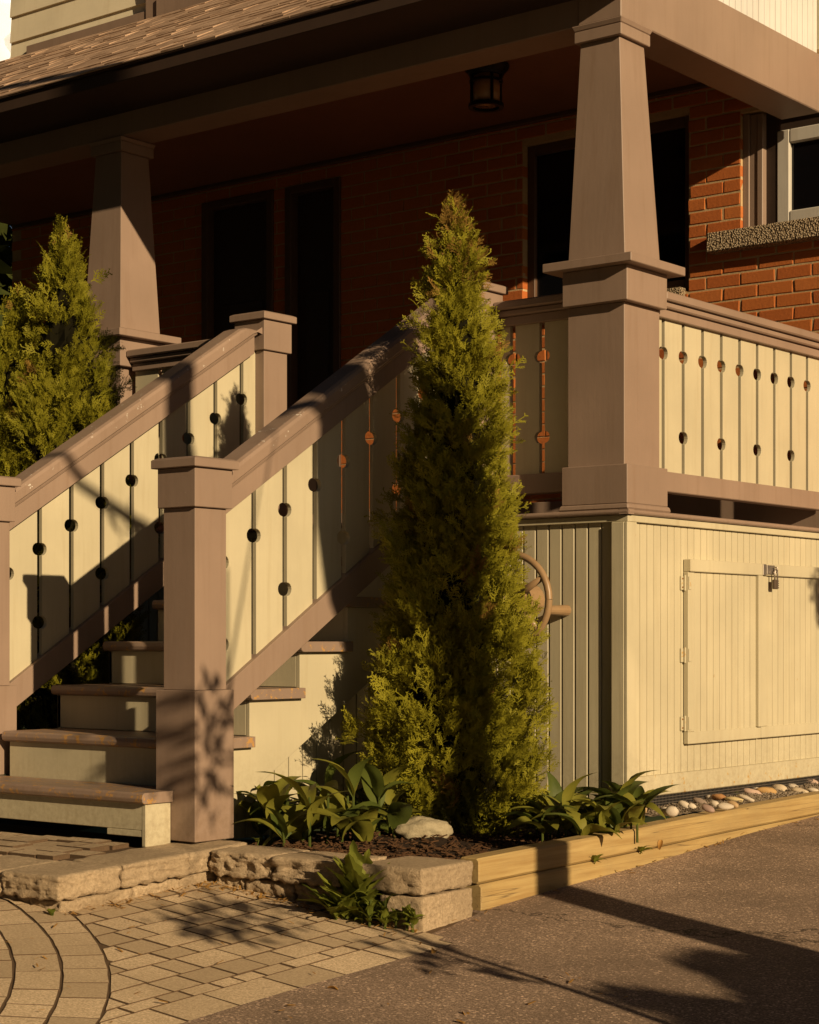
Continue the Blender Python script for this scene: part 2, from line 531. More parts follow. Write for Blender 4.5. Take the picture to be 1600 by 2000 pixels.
def brick_mesh(seed, L):
    r = random.Random(seed)
    m = MB().box(-L / 2, 0, 0, L / 2, 0.10, CH - 0.010)
    me = bpy.data.meshes.new('brick')
    me.from_pydata(m.v, [], m.f)
    bm = bmesh.new(); bm.from_mesh(me)
    bmesh.ops.bevel(bm, geom=[e for e in bm.edges if all(v.co.y < 0.001 for v in e.verts)] + [e for e in bm.edges if (e.verts[0].co.y < 0.001) != (e.verts[1].co.y < 0.001)], offset=0.004, segments=1, affect='EDGES')
    for v in bm.verts:
        v.co.x += r.uniform(-1, 1) * 0.002; v.co.z += r.uniform(-1, 1) * 0.0016
        if v.co.y < 0.02: v.co.y += r.uniform(-1, 1) * 0.0015
    bm.to_mesh(me); bm.free()
    me.materials.append(BRICK)
    return me
BM = [brick_mesh(i, BL - 0.011) for i in range(6)]
cand = []
nc = int((WZ1 - WZ0) / CH)
off = 2.215 - CH * int((2.215 - WZ0) / CH) - WZ0
for c in range(nc):
    z = WZ0 + off + c * CH
    x = WX0 + (0.5 * BL if c % 2 else 0)
    while x < WX1:
        xa, xb = x, min(x + BL, WX1)
        segs = [(xa, xb)]
        for q in OPEN:
            if q[2] - 0.01 < z + CH / 2 < q[3] + 0.01:
                ns = []
                for (a, b) in segs:
                    if b <= q[0] or a >= q[1]: ns.append((a, b))
                    else:
                        if a < q[0]: ns.append((a, q[0] + 0.011))
                        if b > q[1]: ns.append((q[1], b))
                segs = ns
        for (a, b) in segs:
            if b - a > 0.03: cand.append((a, b, z))
        x += BL
def brick_rank(q):
    cx = (q[0] + q[1]) / 2
    vis = q[2] > 1.45 and cx > -2.6 and cx < 0.45
    return (0 if vis and cx > -1.0 else 1 if vis else 2, -cx)
cand.sort(key=brick_rank)
rest = MB()
for i, (a, b, z) in enumerate(cand):
    L = b - a - 0.011
    jx, jy = rnd.uniform(-1, 1) * 0.003, rnd.uniform(-1, 1) * 0.0012
    if i < 298 and brick_rank((a, b, z))[0] < 2:
        o = bpy.data.objects.new('brick', BM[i % 6]); COL.objects.link(o)
        o.parent = bwall
        o.location = Vector(((a + b) / 2 - 0.0055 + jx, WY + jy, z + 0.005)) - wpos(bwall)
        o.scale = (L / (BL - 0.011), 1, 1)
    else:
        rest.box(a + jx, WY + jy, z + 0.005, b - 0.011 + jx, WY + 0.03, z + CH - 0.005)
obj('brick_courses', rest, BRICK, bwall, kind='stuff')

# window at the right
win = sub('window', house, (0.2, WY, 2.2))
obj('brick_mould', MB().box(-0.585, 2.075, 2.222, -0.545, 2.13, 2.855).box(-0.545, 2.085, 2.222, -0.50, 2.13, 2.85).box(-0.50, 2.078, 2.222, -0.465, 2.13, 2.845), TAUPE, win, 0.004)
obj('frame', MB().box(-0.40, 2.115, 2.235, -0.325, 2.165, 2.745).box(-0.325, 2.115, 2.235, 0.95, 2.165, 2.305).box(-0.325, 2.115, 2.67, 0.95, 2.165, 2.745).box(0.30, 2.117, 2.305, 0.36, 2.163, 2.67), WHITE, win, 0.006)
obj('jamb', MB().box(-0.465, 2.12, 2.222, -0.40, 2.17, 2.86).box(-0.40, 2.122, 2.745, 1.05, 2.172, 2.86), DARKWOOD, win)
obj('pane', MB().box(-0.325, 2.142, 2.305, 0.30, 2.150, 2.67).box(0.36, 2.142, 2.305, 0.95, 2.150, 2.67), GLASS, win)
obj('sill', MB().box(-0.755, 1.972, 2.108, 1.2, 2.13, 2.218), ROUGHCAST, win, 0.008)
w2 = sub('window', house, (-1.45, WY, 1.93), 'wide dark window half hidden by the porch column')
obj('frame', MB().box(-2.03, 2.10, 1.95, -1.975, 2.15, 2.92).box(-0.96, 2.10, 1.95, -0.907, 2.15, 2.92).box(-1.975, 2.10, 2.86, -0.96, 2.15, 2.92).box(-1.975, 2.10, 1.95, -0.96, 2.15, 2.01).box(-1.50, 2.104, 2.01, -1.45, 2.148, 2.86), FRAME_D, w2, 0.004)
obj('pane', MB().box(-1.975, 2.125, 2.01, -1.50, 2.132, 2.86).box(-1.45, 2.125, 2.01, -0.96, 2.132, 2.86), GLASS, w2)
obj('sill', MB().box(-2.12, 2.0, 1.87, -0.93, 2.14, 1.95), ROUGHCAST, w2, 0.006)
for xa, xb, zt in ((-4.66, -4.03, 2.95), (-3.90, -3.45, 2.945)):
    dr = sub('door', house, ((xa + xb) / 2, WY, 0.57))
    obj('casing', MB().box(xa - 0.012, 2.035, 0.57, xa + 0.045, 2.12, zt).box(xb - 0.045, 2.035, 0.57, xb + 0.012, 2.12, zt).box(xa + 0.045, 2.035, zt - 0.05, xb - 0.045, 2.12, zt), FRAME_D, dr, 0.004)
    dl = MB().box(xa + 0.045, 2.10, 0.58, xb - 0.045, 2.14, zt - 0.05)
    for z0 in (0.72, 1.55):
        dl.box(xa + 0.13, 2.092, z0, xb - 0.13, 2.10, z0 + 0.7)
    obj('leaf', dl, DARKWOOD, dr, 0.004)
    obj('handle', MB().tube([(xb - 0.09, 2.10, 1.55), (xb - 0.09, 2.05, 1.55)], 0.012).tube([(xb - 0.09, 2.05, 1.55), (xb - 0.17, 2.05, 1.55)], 0.010), IRON, dr)
# storey above the porch roof
up = sub('upper_wall', house, (-2.5, 2.1, 4.2))
for i in range(9):
    z0 = 4.23 + 0.19 * i
    mb = MB().prism([(2.028, z0), (2.10, z0), (2.10, z0 + 0.215), (2.046, z0 + 0.215)], 'x', -6.65 + rnd.uniform(0, 0.004), -5.165)
    mb.prism([(2.028, z0), (2.10, z0), (2.10, z0 + 0.215), (2.046, z0 + 0.215)], 'x', -3.2, 1.6)
    obj('siding_board', mb, SIDING_M, up)
obj('wall_core', MB().box(-6.64, 2.105, 3.12, 1.6, 2.3, 6.2), SIDING_M, up)
obj('skirt_flashing', MB().box(-6.42, 1.992, 4.24, -5.175, 2.024, 4.345), TAUPE, up, 0.003)
uw = MB().box(-5.16, 1.985, 4.27, -5.04, 2.10, 6.0).box(-5.04, 1.97, 4.27, -3.32, 2.10, 4.40).box(-3.32, 1.985, 4.27, -3.2, 2.10, 6.0)
obj('upper_window_frame', uw, TAUPE, up, 0.004)
obj('upper_window_pane', MB().box(-5.04, 2.06, 4.40, -3.32, 2.068, 6.0), GLASS, up)

# ================================================================== PORCH
porch = thing('porch', 'covered front porch on taupe tapered columns with cream skirting and railings', 'porch', (-3.3, 1.0, -0.8))
obj('deck_floor', MB().box(-6.6, 0.05, 0.535, -0.05, 2.08, 0.569), TAUPE, porch)
def nose_prof(d0):   # (offset from edge inward, z)
    return [(0.05, 0.549), (0.010, 0.549), (0.002, 0.554), (0.0, 0.5605), (0.002, 0.567), (0.010, 0.572), (0.05, 0.572)]
nm = MB().prism([(a, z) for a, z in nose_prof(0)], 'x', -6.6, -0.008)
nm.prism([(-a, z) for a, z in nose_prof(0)], 'y', 0.008, 2.03)
nm.box(-0.05, 0.002, 0.5492, -0.002, 0.05, 0.5718)
obj('deck_nosing', nm, TAUPE, porch)
# skirting
sk = sub('skirting', porch, (-0.4, 0.05, -0.8))
x = -0.1035
i = 0
while x > -3.6:
    xb = x - 0.0705
    mb = MB().box(xb + 0.0075, 0.045, -0.83, x, 0.062, 0.52).box(xb, 0.052, -0.83, xb + 0.0075, 0.062, 0.52)
    obj('board', mb, CREAM, sk, 0.003)
    x = xb; i += 1
y = 0.1025
while y < 2.0:
    yb = y + 0.060
    top, bot = 0.517, -0.66
    mb = MB().box(-0.055, y, bot, -0.0385, yb - 0.006, top).box(-0.055, yb - 0.006, bot, -0.0425, yb, top)
    obj('board', mb, CREAM_OLD, sk, 0.0025)
    y = yb
obj('corner_board', MB().box(-0.1025, 0.0195, -0.80, -0.0355, 0.042, 0.517).box(-0.035, 0.0205, -0.75, -0.0185, 0.102, 0.517), CREAM_OLD, sk, 0.003)
obj('top_trim', MB().box(-3.6, 0.026, 0.5175, -0.0195, 0.05, 0.5475).box(-0.045, 0.05, 0.5178, -0.019, 2.03, 0.5472), CREAM, sk, 0.002)
obj('bottom_trim', MB().box(-0.052, 0.1025, -0.705, -0.0165, 2.03, -0.613), CREAM_PEEL, sk, 0.004)
wm = MB()
y = 0.11
while y < 2.0:
    wm.box(-0.030, y, -0.80, -0.0285, y + 0.0022, -0.70); y += 0.0125
for k in range(8):
    wm.box(-0.0285, 0.11, -0.795 + k * 0.0125, -0.027, 2.0, -0.793 + k * 0.0125)
obj('wire_mesh', wm, STEEL, sk, kind='stuff')
# storage hatch doors in the skirting
for k, (ya, yb) in enumerate(((0.535, 1.240), (1.245, 1.955))):
    cd = sub('hatch_door', porch, (0, (ya + yb) / 2, -0.4855))
    yy = ya + 0.003
    while yy < yb - 0.01:
        y2 = min(yy + 0.060, yb - 0.003)
        obj('board', MB().box(-0.036, yy, -0.480, -0.0135, y2 - 0.0055, 0.355).box(-0.036, y2 - 0.0055, -0.480, -0.0175, y2, 0.355), CREAM_OLD, cd, 0.002)
        yy = y2
    obj('top_rail', MB().box(-0.036, ya, 0.3105, 0.0035, yb, 0.368), CREAM_OLD, cd, 0.003)
    obj('bottom_rail', MB().box(-0.036, ya, -0.4855, -0.0095, yb, -0.43), CREAM_OLD, cd, 0.003)
    for (sa, sb, pr) in (((ya, ya + 0.055, -0.0095), (yb - 0.048, yb, 0.004)) if k == 0 else ((ya, ya + 0.055, -0.0085), (yb - 0.055, yb, -0.0095))):
        obj('stile', MB().box(-0.036, sa, -0.4295, pr, sb, 0.310), CREAM_OLD, cd, 0.003)
    if k == 0:
        for py in (1138, 1280, 1413):
            z = at_z(1350, py, 0) if False else None
            zc = {1138: 0.258, 1280: -0.075, 1413: -0.390}[py]
            hg = obj('hinge', MB().box(-0.036, ya - 0.030, zc - 0.032, -0.030, ya - 0.002, zc + 0.032).tube([(-0.024, ya - 0.006, zc - 0.036), (-0.024, ya - 0.006, zc + 0.036)], 0.006).box(-0.0094, ya + 0.001, zc - 0.03, -0.006, ya + 0.024, zc + 0.03), CREAM_PEEL, cd, 0.001)
            for dz in (-0.02, 0.02):
                obj('screw', MB().tube([(-0.0305, ya - 0.019, zc + dz), (-0.0275, ya - 0.019, zc + dz)], 0.004), RUST, cd) if py != 1280 else None
hs = MB().box(0.0036, 1.232, 0.313, 0.0075, 1.262, 0.366).box(0.0036, 1.265, 0.318, 0.010, 1.345, 0.362)
hs.tube([(0.010, 1.325, 0.352), (0.032, 1.325, 0.352), (0.040, 1.325, 0.340), (0.032, 1.325, 0.328), (0.010, 1.325, 0.328)], 0.004)
obj('hasp', hs, STEEL, porch, 0.001)
pl = thing('padlock', 'small combination padlock hanging from the hatch door hasp', 'padlock', (0.03, 1.33, 0.25))
obj('body', MB().box(0.012, 1.311, 0.245, 0.028, 1.349, 0.292), LOCK, pl, 0.004, seg=2)
obj('shackle', MB().tube([(0.024, 1.317, 0.288), (0.024, 1.317, 0.325), (0.024, 1.322, 0.338), (0.024, 1.331, 0.343), (0.024, 1.341, 0.338), (0.024, 1.345, 0.325), (0.024, 1.345, 0.288)], 0.0045), STEEL, pl, smooth=True)
for k in range(4):
    obj('dial', MB().tube([(0.0285, 1.336, 0.252 + k * 0.011), (0.0285, 1.346, 0.252 + k * 0.011)], 0.004), STEEL, pl)

def sq(e, w, z, dx=0):
    return (-e - w + dx, e, -e + dx, e + w, z)
def column(dx, label, wear):
    c = sub('column', porch, (dx - 0.2, 0.2, 0.572), label)
    def fr(name, a, b, bev=0.003, m=TAUPE):
        return obj(name, MB().frustum(a, b), m, c, bev)
    fr('plinth_moulding', sq(0.004, 0.372, 0.5725, dx), sq(0.010, 0.360, 0.598, dx), 0.006)
    fr('plinth', sq(0.017, 0.346, 0.5985, dx), sq(0.017, 0.346, 0.772, dx))
    fr('pedestal', sq(0.056, 0.300, 0.7725, dx), sq(0.056, 0.300, 1.4935, dx))
    fr('band', sq(0.019, 0.342, 1.494, dx), sq(0.019, 0.342, 1.650, dx))
    fr('plate', sq(-0.034, 0.468, 1.6505, dx), sq(-0.034, 0.468, 1.690, dx))
    fr('moulding', sq(0.030, 0.340, 1.6905, dx), sq(0.045, 0.310, 1.706, dx), 0.003)
    fr('shaft', sq(0.049, 0.300, 1.7065, dx), sq(0.123, 0.209, 2.699, dx))
    fr('capital', sq(0.102, 0.250, 2.6995, dx), sq(0.102, 0.250, 2.752, dx))
    fr('capital_moulding', sq(0.102, 0.250, 2.7525, dx), sq(0.092, 0.270, 2.777, dx), 0.004)
    return c
column(0.0, 'tall tapered taupe corner column in full sun', True)
column(-3.235, 'tapered taupe column behind the bushy cypress, half in shadow', False)

# beams, gable, roof
obj('side_beam', MB().box(-0.335, 0.108, 2.778, -0.105, 2.082, 3.085), TAUPE, porch, 0.005)
obj('front_beam', MB().box(-6.6, 0.114, 2.780, -0.3355, 0.33, 3.083), TAUPE, porch, 0.004)
obj('ceiling', MB().box(-6.6, 0.331, 3.060, -0.336, 2.085, 3.082), CEIL_M, porch)
obj('baseboard', MB().box(-6.6, 2.055, 0.570, -0.05, 2.084, 0.80), TAUPE, porch, 0.003)
obj('frieze_moulding', MB().box(-6.6, 2.050, 3.032, -0.336, 2.084, 3.0595), FRAME_D, porch, 0.004)
EY = -0.335
def roof_z(y): return 2.990 + 0.5493 * (y - EY)
gb = sub('gable', porch, (-0.12, 1.0, 3.085))
y = 0.115
while y < 2.07:
    y2 = min(y + 0.060, 2.082)
    za, zb = roof_z(y) - 0.09, roof_z(y2) - 0.09
    if zb > 3.09:
        za = max(za, 3.0862)
        obj('board', MB().add([(-0.16, y, 3.0855), (-0.16, y2 - 0.005, 3.0855), (-0.16, y2 - 0.005, zb), (-0.16, y, za), (-0.125, y, 3.0855), (-0.125, y2 - 0.005, 3.0855), (-0.125, y2 - 0.005, zb), (-0.125, y, za)],
            [(0, 1, 2, 3), (7, 6, 5, 4), (4, 5, 1, 0), (5, 6, 2, 1), (6, 7, 3, 2), (7, 4, 0, 3)]), GABLE_M, gb, 0.0015)
    y = y2
obj('backing', MB().prism([(0.12, 3.0855), (2.04, 3.0855), (2.04, roof_z(2.04) - 0.09), (0.12, 3.10)], 'x', -0.18, -0.1605), GABLE_M, gb)
rf = sub('roof', porch, (-3.3, 0.9, 3.0))
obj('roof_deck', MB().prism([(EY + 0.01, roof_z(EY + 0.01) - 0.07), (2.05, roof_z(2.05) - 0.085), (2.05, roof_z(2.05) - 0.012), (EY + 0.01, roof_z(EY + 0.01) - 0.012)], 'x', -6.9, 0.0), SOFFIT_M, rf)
sh = MB()
n_c = 19
cos_s, sin_s = math.cos(math.atan(0.549)), math.sin(math.atan(0.549))
ln = 2.385 / cos_s
for c in range(n_c):
    s0 = -0.02 + c * ln / n_c
    x = -6.92 - rnd.random() * 0.2
    while x < 0.02:
        w = rnd.uniform(0.14, 0.34)
        xb = min(x + w - 0.003, 0.02)
        th = rnd.choice((0.005, 0.006, 0.009, 0.011))
        s1 = s0 + ln / n_c + 0.05
        sa = s0 + rnd.uniform(-0.004, 0.004)
        if xb - x > 0.02:
            pts = []
            for s_, up_ in ((sa, 0.0), (s1, 0.0), (s1, 0.004), (sa, th)):
                yy = EY + s_ * cos_s - up_ * sin_s
                zz = 2.990 - 0.012 + s_ * sin_s + up_ * cos_s + 0.004
                pts.append((yy, zz))
            sh.prism(pts, 'x', x, xb)
        x += w
obj('shingle_courses', sh, SHINGLE, rf, kind='stuff')
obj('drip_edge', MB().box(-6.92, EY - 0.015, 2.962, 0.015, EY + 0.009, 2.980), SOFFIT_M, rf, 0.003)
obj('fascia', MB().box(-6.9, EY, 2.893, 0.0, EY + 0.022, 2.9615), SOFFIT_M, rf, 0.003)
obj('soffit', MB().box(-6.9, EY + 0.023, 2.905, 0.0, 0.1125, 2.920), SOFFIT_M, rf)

# railings of the deck
def slat(parent, axis, u0, u1, zb, zt, face0, face1, notches0, notches1, mat=None, r=0.028):
    """upright board between u0..u1 with half-round notches at the given heights"""
    def side(u, zs, sgn, upward):
        pts = []
        seq = sorted(zs) if upward else sorted(zs, reverse=True)
        for z in seq:
            for k in range(9):
                a = -90 + 180 * k / 8
                zz = z + r * math.sin(R(a)) * (1 if upward else -1)
                pts.append((u + sgn * r * math.cos(R(a)), zz))
        return pts
    poly = [(u0, zb(u0)), (u1, zb(u1))] + side(u1, notches1, -1, True) + [(u1, zt(u1)), (u0, zt(u0))] + side(u0, notches0, 1, False)
    mb = MB().prism(poly, axis, face0, face1)
    return obj('slat', mb, mat or CREAM, parent, 0.0015)
HI, LO = 1.314, 0.938
def const(c): return lambda u: c
def flat_rail(parent, axis, ua, ub, gaps, zc, lows, name_face):
    """axis 'x' -> boards run along Y with faces in X;  axis 'y' -> run along X"""
    f = name_face
    edges = [ua] + gaps + [ub]
    for i in range(len(edges) - 1):
        a, b = edges[i], edges[i + 1]
        first, last = i == 0, i == len(edges) - 2
        n0 = [] if first else [HI] + ([LO] if (i - 1) % 2 == lows else [])
        n1 = [] if last else [HI] + ([LO] if i % 2 == lows else [])
        u0 = a if first else a + 0.014
        u1 = b if last else b - 0.014
        if u1 - u0 < 0.03: continue
        slat(parent, axis, u0, u1, const(0.745), const(1.49), f - 0.011, f + 0.011, n0, n1)
    def bx(mb, fa, fb, za, zb_):
        return mb.box(fa, ua, za, fb, ub, zb_) if axis == 'x' else mb.box(ua, fa, za, ub, fb, zb_)
    obj('cap_rail', bx(MB(), f - 0.080, f + 0.080, 1.541, 1.580), TAUPE, parent, 0.006)
    obj('cap_moulding', bx(MB(), f - 0.058, f + 0.058, 1.512, 1.5405), TAUPE, parent, 0.006)
    obj('apron', bx(MB(), f - 0.036, f + 0.036, 1.4695, 1.5115), TAUPE, parent, 0.003)
    obj('bottom_rail', bx(MB(), f - 0.034, f + 0.034, 0.675, 0.768), TAUPE, parent, 0.004)
dr_ = sub('railing', porch, (-0.1, 1.2, 0.6), 'sunlit deck railing running back to the brick wall')
flat_rail(dr_, 'x', 0.362, 2.04, [0.445 + 0.181 * k for k in range(9)], 0, 1, -0.100)
fr_ = sub('railing', porch, (-0.65, 0.17, 0.6), 'shaded deck railing left of the corner column')
flat_rail(fr_, 'y', -0.812, -0.363, [-0.581 - 0.166 * k for k in range(2)][::-1], 0, 1, 0.19)
lf_ = sub('railing', porch, (-2.8, 0.17, 0.6), 'deck railing between the far newel post and the shaded column')
flat_rail(lf_, 'y', -3.252, -2.362, [-3.06 + 0.166 * k for k in range(4)], 0, 1, 0.14)
ll_ = sub('railing', porch, (-5.2, 0.17, 0.6), 'deck railing left of the shaded column behind the bushy cypress')
flat_rail(ll_, 'y', -6.5, -3.60, [-6.3 + 0.166 * k for k in range(16)], 0, 1, 0.14)

# ceiling lantern
lamp = thing('ceiling_lantern', 'black iron lantern with amber glass under the porch ceiling', 'lantern', (-1.53, 1.04, 2.82))
LC = (-1.53, 1.04, 0)
obj('canopy', MB().lathe([(0.105, 3.059), (0.125, 3.045), (0.122, 3.03), (0.098, 3.005), (0.092, 2.99)], LC, 28), IRON, lamp, smooth=False)
obj('glass_shade', MB().lathe([(0.074, 2.835), (0.074, 2.99)], LC, 24), LAMPGLASS, lamp, smooth=True)
for k in range(4):
    a = R(38.4 + 20 + 90 * k)
    cx, cy = LC[0] + 0.083 * math.cos(a), LC[1] + 0.083 * math.sin(a)
    obj('bar', MB().box(cx - 0.006, cy - 0.006, 2.838, cx + 0.006, cy + 0.006, 2.992), IRON, lamp, 0.001)
def ring(r0, r1, za, zb, c, n=28):
    m = MB()
    for k in range(n):
        a0, a1 = 2 * math.pi * k / n, 2 * math.pi * (k + 1) / n
        v = []
        for r in (r0, r1):
            for a in (a0, a1):
                for z in (za, zb):
                    v.append((c[0] + r * math.cos(a), c[1] + r * math.sin(a), z))
        m.add(v, [(0, 1, 3, 2), (4, 6, 7, 5), (0, 2, 6, 4), (1, 5, 7, 3)])
    return m
obj('upper_hoop', ring(0.079, 0.090, 2.955, 2.967, LC), IRON, lamp)
obj('lower_hoop', ring(0.070, 0.094, 2.822, 2.842, LC), IRON, lamp)

house.location.y += 0.04
# ================================================================== STAIRCASE
st = thing('staircase', 'taupe and cream wooden front steps with balustrades climbing to the porch', 'stairs', (-1.6, -1.0, -0.8))
TZ = [-0.594, -0.399, -0.206, -0.011, 0.184, 0.378]           # tread tops
RY = [-2.000, -1.735, -1.421, -1.112, -0.80, -0.47, 0.02]     # riser faces (riser k stands under tread k)
XL, XR = -2.115, -0.935
XR1 = -0.940                                                     # first step ends at the newel post
def nose(y_front, y_back, zt, th=0.044):
    return [(y_back, zt), (y_front + 0.016, zt), (y_front + 0.005, zt - 0.006), (y_front, zt - th / 2), (y_front + 0.005, zt - th + 0.006), (y_front + 0.016, zt - th), (y_back, zt - th)]
for k in range(6):
    zt = TZ[k]
    yf, yb = RY[k] - 0.030, RY[k + 1] - 0.0015
    mb = MB()
    if k == 0:
        mb.prism(nose(-2.032, -1.8655, zt), 'x', -2.75, -0.927)
        mb.box(-2.12, -1.8650, zt - 0.044, -1.032, -1.7365, zt - 0.0003)
    elif k == 1:
        mb.prism(nose(yf, -1.6405, zt), 'x', -2.085, -1.032)
        mb.box(-1.0315, -1.6405, zt - 0.044, -0.900, yb, zt).box(-2.085, -1.640, zt - 0.0441, -1.0316, yb, zt - 0.0002)
    else:
        mb.prism(nose(yf, yb, zt), 'x', XL - 0.012, -0.900)
    obj('tread', mb, TREAD, st, 0.002)
zlow = [-0.765] + [z + 0.0015 for z in TZ[:-1]] + [TZ[5] + 0.0015]
for k in range(6):
    zt = TZ[k] - 0.0445
    if k == 0:
        mb = MB().box(-2.75, RY[0], -0.742, XR1 - 0.021, RY[0] + 0.022, zt)
        mb.box(XR1 - 0.22, RY[0] + 0.0008, -0.768, XR1 - 0.0215, RY[0] + 0.021, -0.7425)
        obj('riser', mb, CREAM, st, 0.002)
        obj('side_board', MB().box(XR1 - 0.0205, RY[0] - 0.001, -0.805, XR1, -1.8660, zt), CREAM, st, 0.002)
    elif k == 1:
        obj('riser', MB().box(-2.065, RY[1], TZ[0] - 0.03, -1.032, RY[1] + 0.022, zt), CREAM, st, 0.002)
    else:
        obj('riser', MB().box(XL, RY[k], zlow[k], XR - 0.0215, RY[k] + 0.022, zt), CREAM, st, 0.002)
obj('riser', MB().box(XL, RY[6], TZ[5] + 0.0015, XR - 0.0215, RY[6] + 0.022, 0.5485), CREAM, st, 0.002)
# saw-tooth stringers
def stringer(xa, xb, yfirst):
    poly = [(yfirst, 0.184 + 0.576 * yfirst)]
    poly += [(yfirst, TZ[1] - 0.045)]
    for k in range(2, 6):
        poly += [(RY[k], TZ[k - 1] - 0.045), (RY[k], TZ[k] - 0.045)]
    poly += [(0.018, TZ[5] - 0.045), (0.018, 0.184 + 0.576 * 0.018)]
    return MB().prism(poly[::-1], 'x', xa, xb)
obj('stringer', stringer(XR - 0.021, XR, -1.6395), CREAM, st, 0.002)
obj('stringer', stringer(XL + 0.001, XL + 0.022, -1.6395), CREAM, st, 0.002)
# upright boards closing the space below the stringer
y = -1.60
while y < 0.0:
    y2 = y + 0.090
    zt = min(0.30, 0.184 + 0.576 * (y + 0.09) + 0.06)
    obj('skirt_board', MB().box(-1.06, y, -0.83, -1.042, y2 - 0.006, zt), CREAM, st, 0.002)
    y = y2

def newel(x1, y0, zb, plinth_top, dz, label):
    """post whose right front corner is (x1, y0)"""
    w = 0.175
    n = sub('newel_post', st, (x1 - w / 2, y0 + w / 2, zb), label)
    def q(name, o_, za, zb_, o2=None, m=TAUPE, bev=0.0025):
        o2 = o_ if o2 is None else o2
        obj(name, MB().frustum((x1 - w - o_, y0 - o_, x1 + o_, y0 + w + o_, za), (x1 - w - o2, y0 - o2, x1 + o2, y0 + w + o2, zb_)), m, n, bev)
    if plinth_top is not None:
        q('plinth', 0.0215, zb, plinth_top)
        q('shaft', 0.0, plinth_top + 0.0003, 0.5145 + dz)
    else:
        q('shaft', 0.0, zb, 0.5145 + dz)
    q('band', 0.017, 0.515 + dz, 0.6695 + dz)
    q('cap', 0.036, 0.670 + dz, 0.704 + dz)
    q('cap_top', 0.035, 0.7042 + dz, 0.711 + dz, 0.020)
    return n
newel(-0.83, -1.842, -0.790, -0.201, 0.0, 'newel post at the foot of the steps, nearest the camera')
newel(-2.145, -1.842, -0.593, -0.205, 0.0, 'newel post at the foot of the steps, cut by the left edge')
newel(-2.170, 0.0, 0.573, None, 0.958, 'newel post at the top of the steps, left side')
newel(-0.83, 0.0, 0.573, None, 0.958, 'newel post at the top of the steps, hidden behind the tall cypress')

def stair_rail(xc, ya, yb, gaps, lowpar, label, zt0, zb0, zh0):
    top_z = lambda y: zt0 + 0.614 * y
    bot_z = lambda y: zb0 + 0.614 * y
    r_ = sub('stair_railing', st, (xc, (ya + yb) / 2, bot_z(ya) - 0.1), label)
    # handrail: cap, moulding and apron, all with plumb ends
    cap = [(-0.066, -0.074), (-0.072, -0.066), (-0.074, -0.022), (-0.066, -0.008), (-0.050, 0.0), (0.050, 0.0), (0.066, -0.008), (0.074, -0.022), (0.072, -0.066), (0.066, -0.074)]
    cm = MB(); n_ = len(cap)
    secs = [ya, ya + 0.01, -0.17, -0.13, -0.09, -0.05, yb]
    lim = top_z(-0.17)
    for y_ in secs:
        e_ = max(0.0, (y_ + 0.17) / 0.17)
        for a, dz in cap:
            zz = top_z(y_) + dz
            zz = min(zz, lim + 0.030 * e_ ** 0.5 + dz * 0.5 - 0.03 * e_ * e_) if y_ > -0.171 and dz > -0.06 else zz
            cm.v.append((xc + a, y_, zz))
    cm.f += [tuple(range(n_)), tuple(range(len(cm.v) - n_, len(cm.v)))[::-1]]
    for i in range(len(secs) - 1):
        for k in range(n_):
            cm.f.append((i * n_ + k, (i + 1) * n_ + k, (i + 1) * n_ + (k + 1) % n_, i * n_ + (k + 1) % n_))
    obj('handrail', cm, TAUPE_RAIL, r_, 0.0)
    obj('rail_moulding', MB().sweep([(xc - 0.064, -0.0755), (xc + 0.064, -0.0755), (xc + 0.058, -0.092), (xc - 0.058, -0.092)], ya, yb - 0.03, top_z), TAUPE, r_, 0.002)
    obj('apron', MB().sweep([(xc - 0.052, -0.0935), (xc + 0.052, -0.0935), (xc + 0.052, -0.180), (xc - 0.052, -0.180)], ya, yb - 0.05, top_z), TAUPE, r_, 0.002)
    obj('bottom_rail', MB().sweep([(xc - 0.036, 0.0), (xc + 0.036, 0.0), (xc + 0.036, -0.128), (xc - 0.036, -0.128)], ya, yb, bot_z), TAUPE, r_, 0.003)
    edges = [ya] + gaps + [yb]
    up_ = lambda y: zh0 + 0.612 * y
    lo_ = lambda y: up_(y) - 0.331
    for i in range(len(edges) - 1):
        a, b = edges[i], edges[i + 1]
        first, last = i == 0, i == len(edges) - 2
        n0 = [] if first else [up_(a)] + ([lo_(a)] if (i - 1) % 2 == lowpar else [])
        n1 = [] if last else [up_(b)] + ([lo_(b)] if i % 2 == lowpar else [])
        u0 = a if first else a + 0.014
        u1 = b if last else b - 0.014
        if u1 - u0 < 0.02: continue
        slat(r_, 'x', u0, u1, lambda u: bot_z(u) - 0.03, lambda u: top_z(u) - 0.14, xc - 0.011, xc + 0.011, n0, n1)
    return r_
stair_rail(-0.917, -1.666, -0.001, [-1.615 + 0.1885 * k for k in range(9)], 0, 'right hand stair balustrade beside the tall cypress', 1.680, 0.805, 1.296)
stair_rail(-2.240, -1.666, -0.001, [-1.615 + 0.189 * k for k in range(9)], 1, 'left hand stair balustrade beside the bushy cypress', 1.662, 0.795, 1.279)

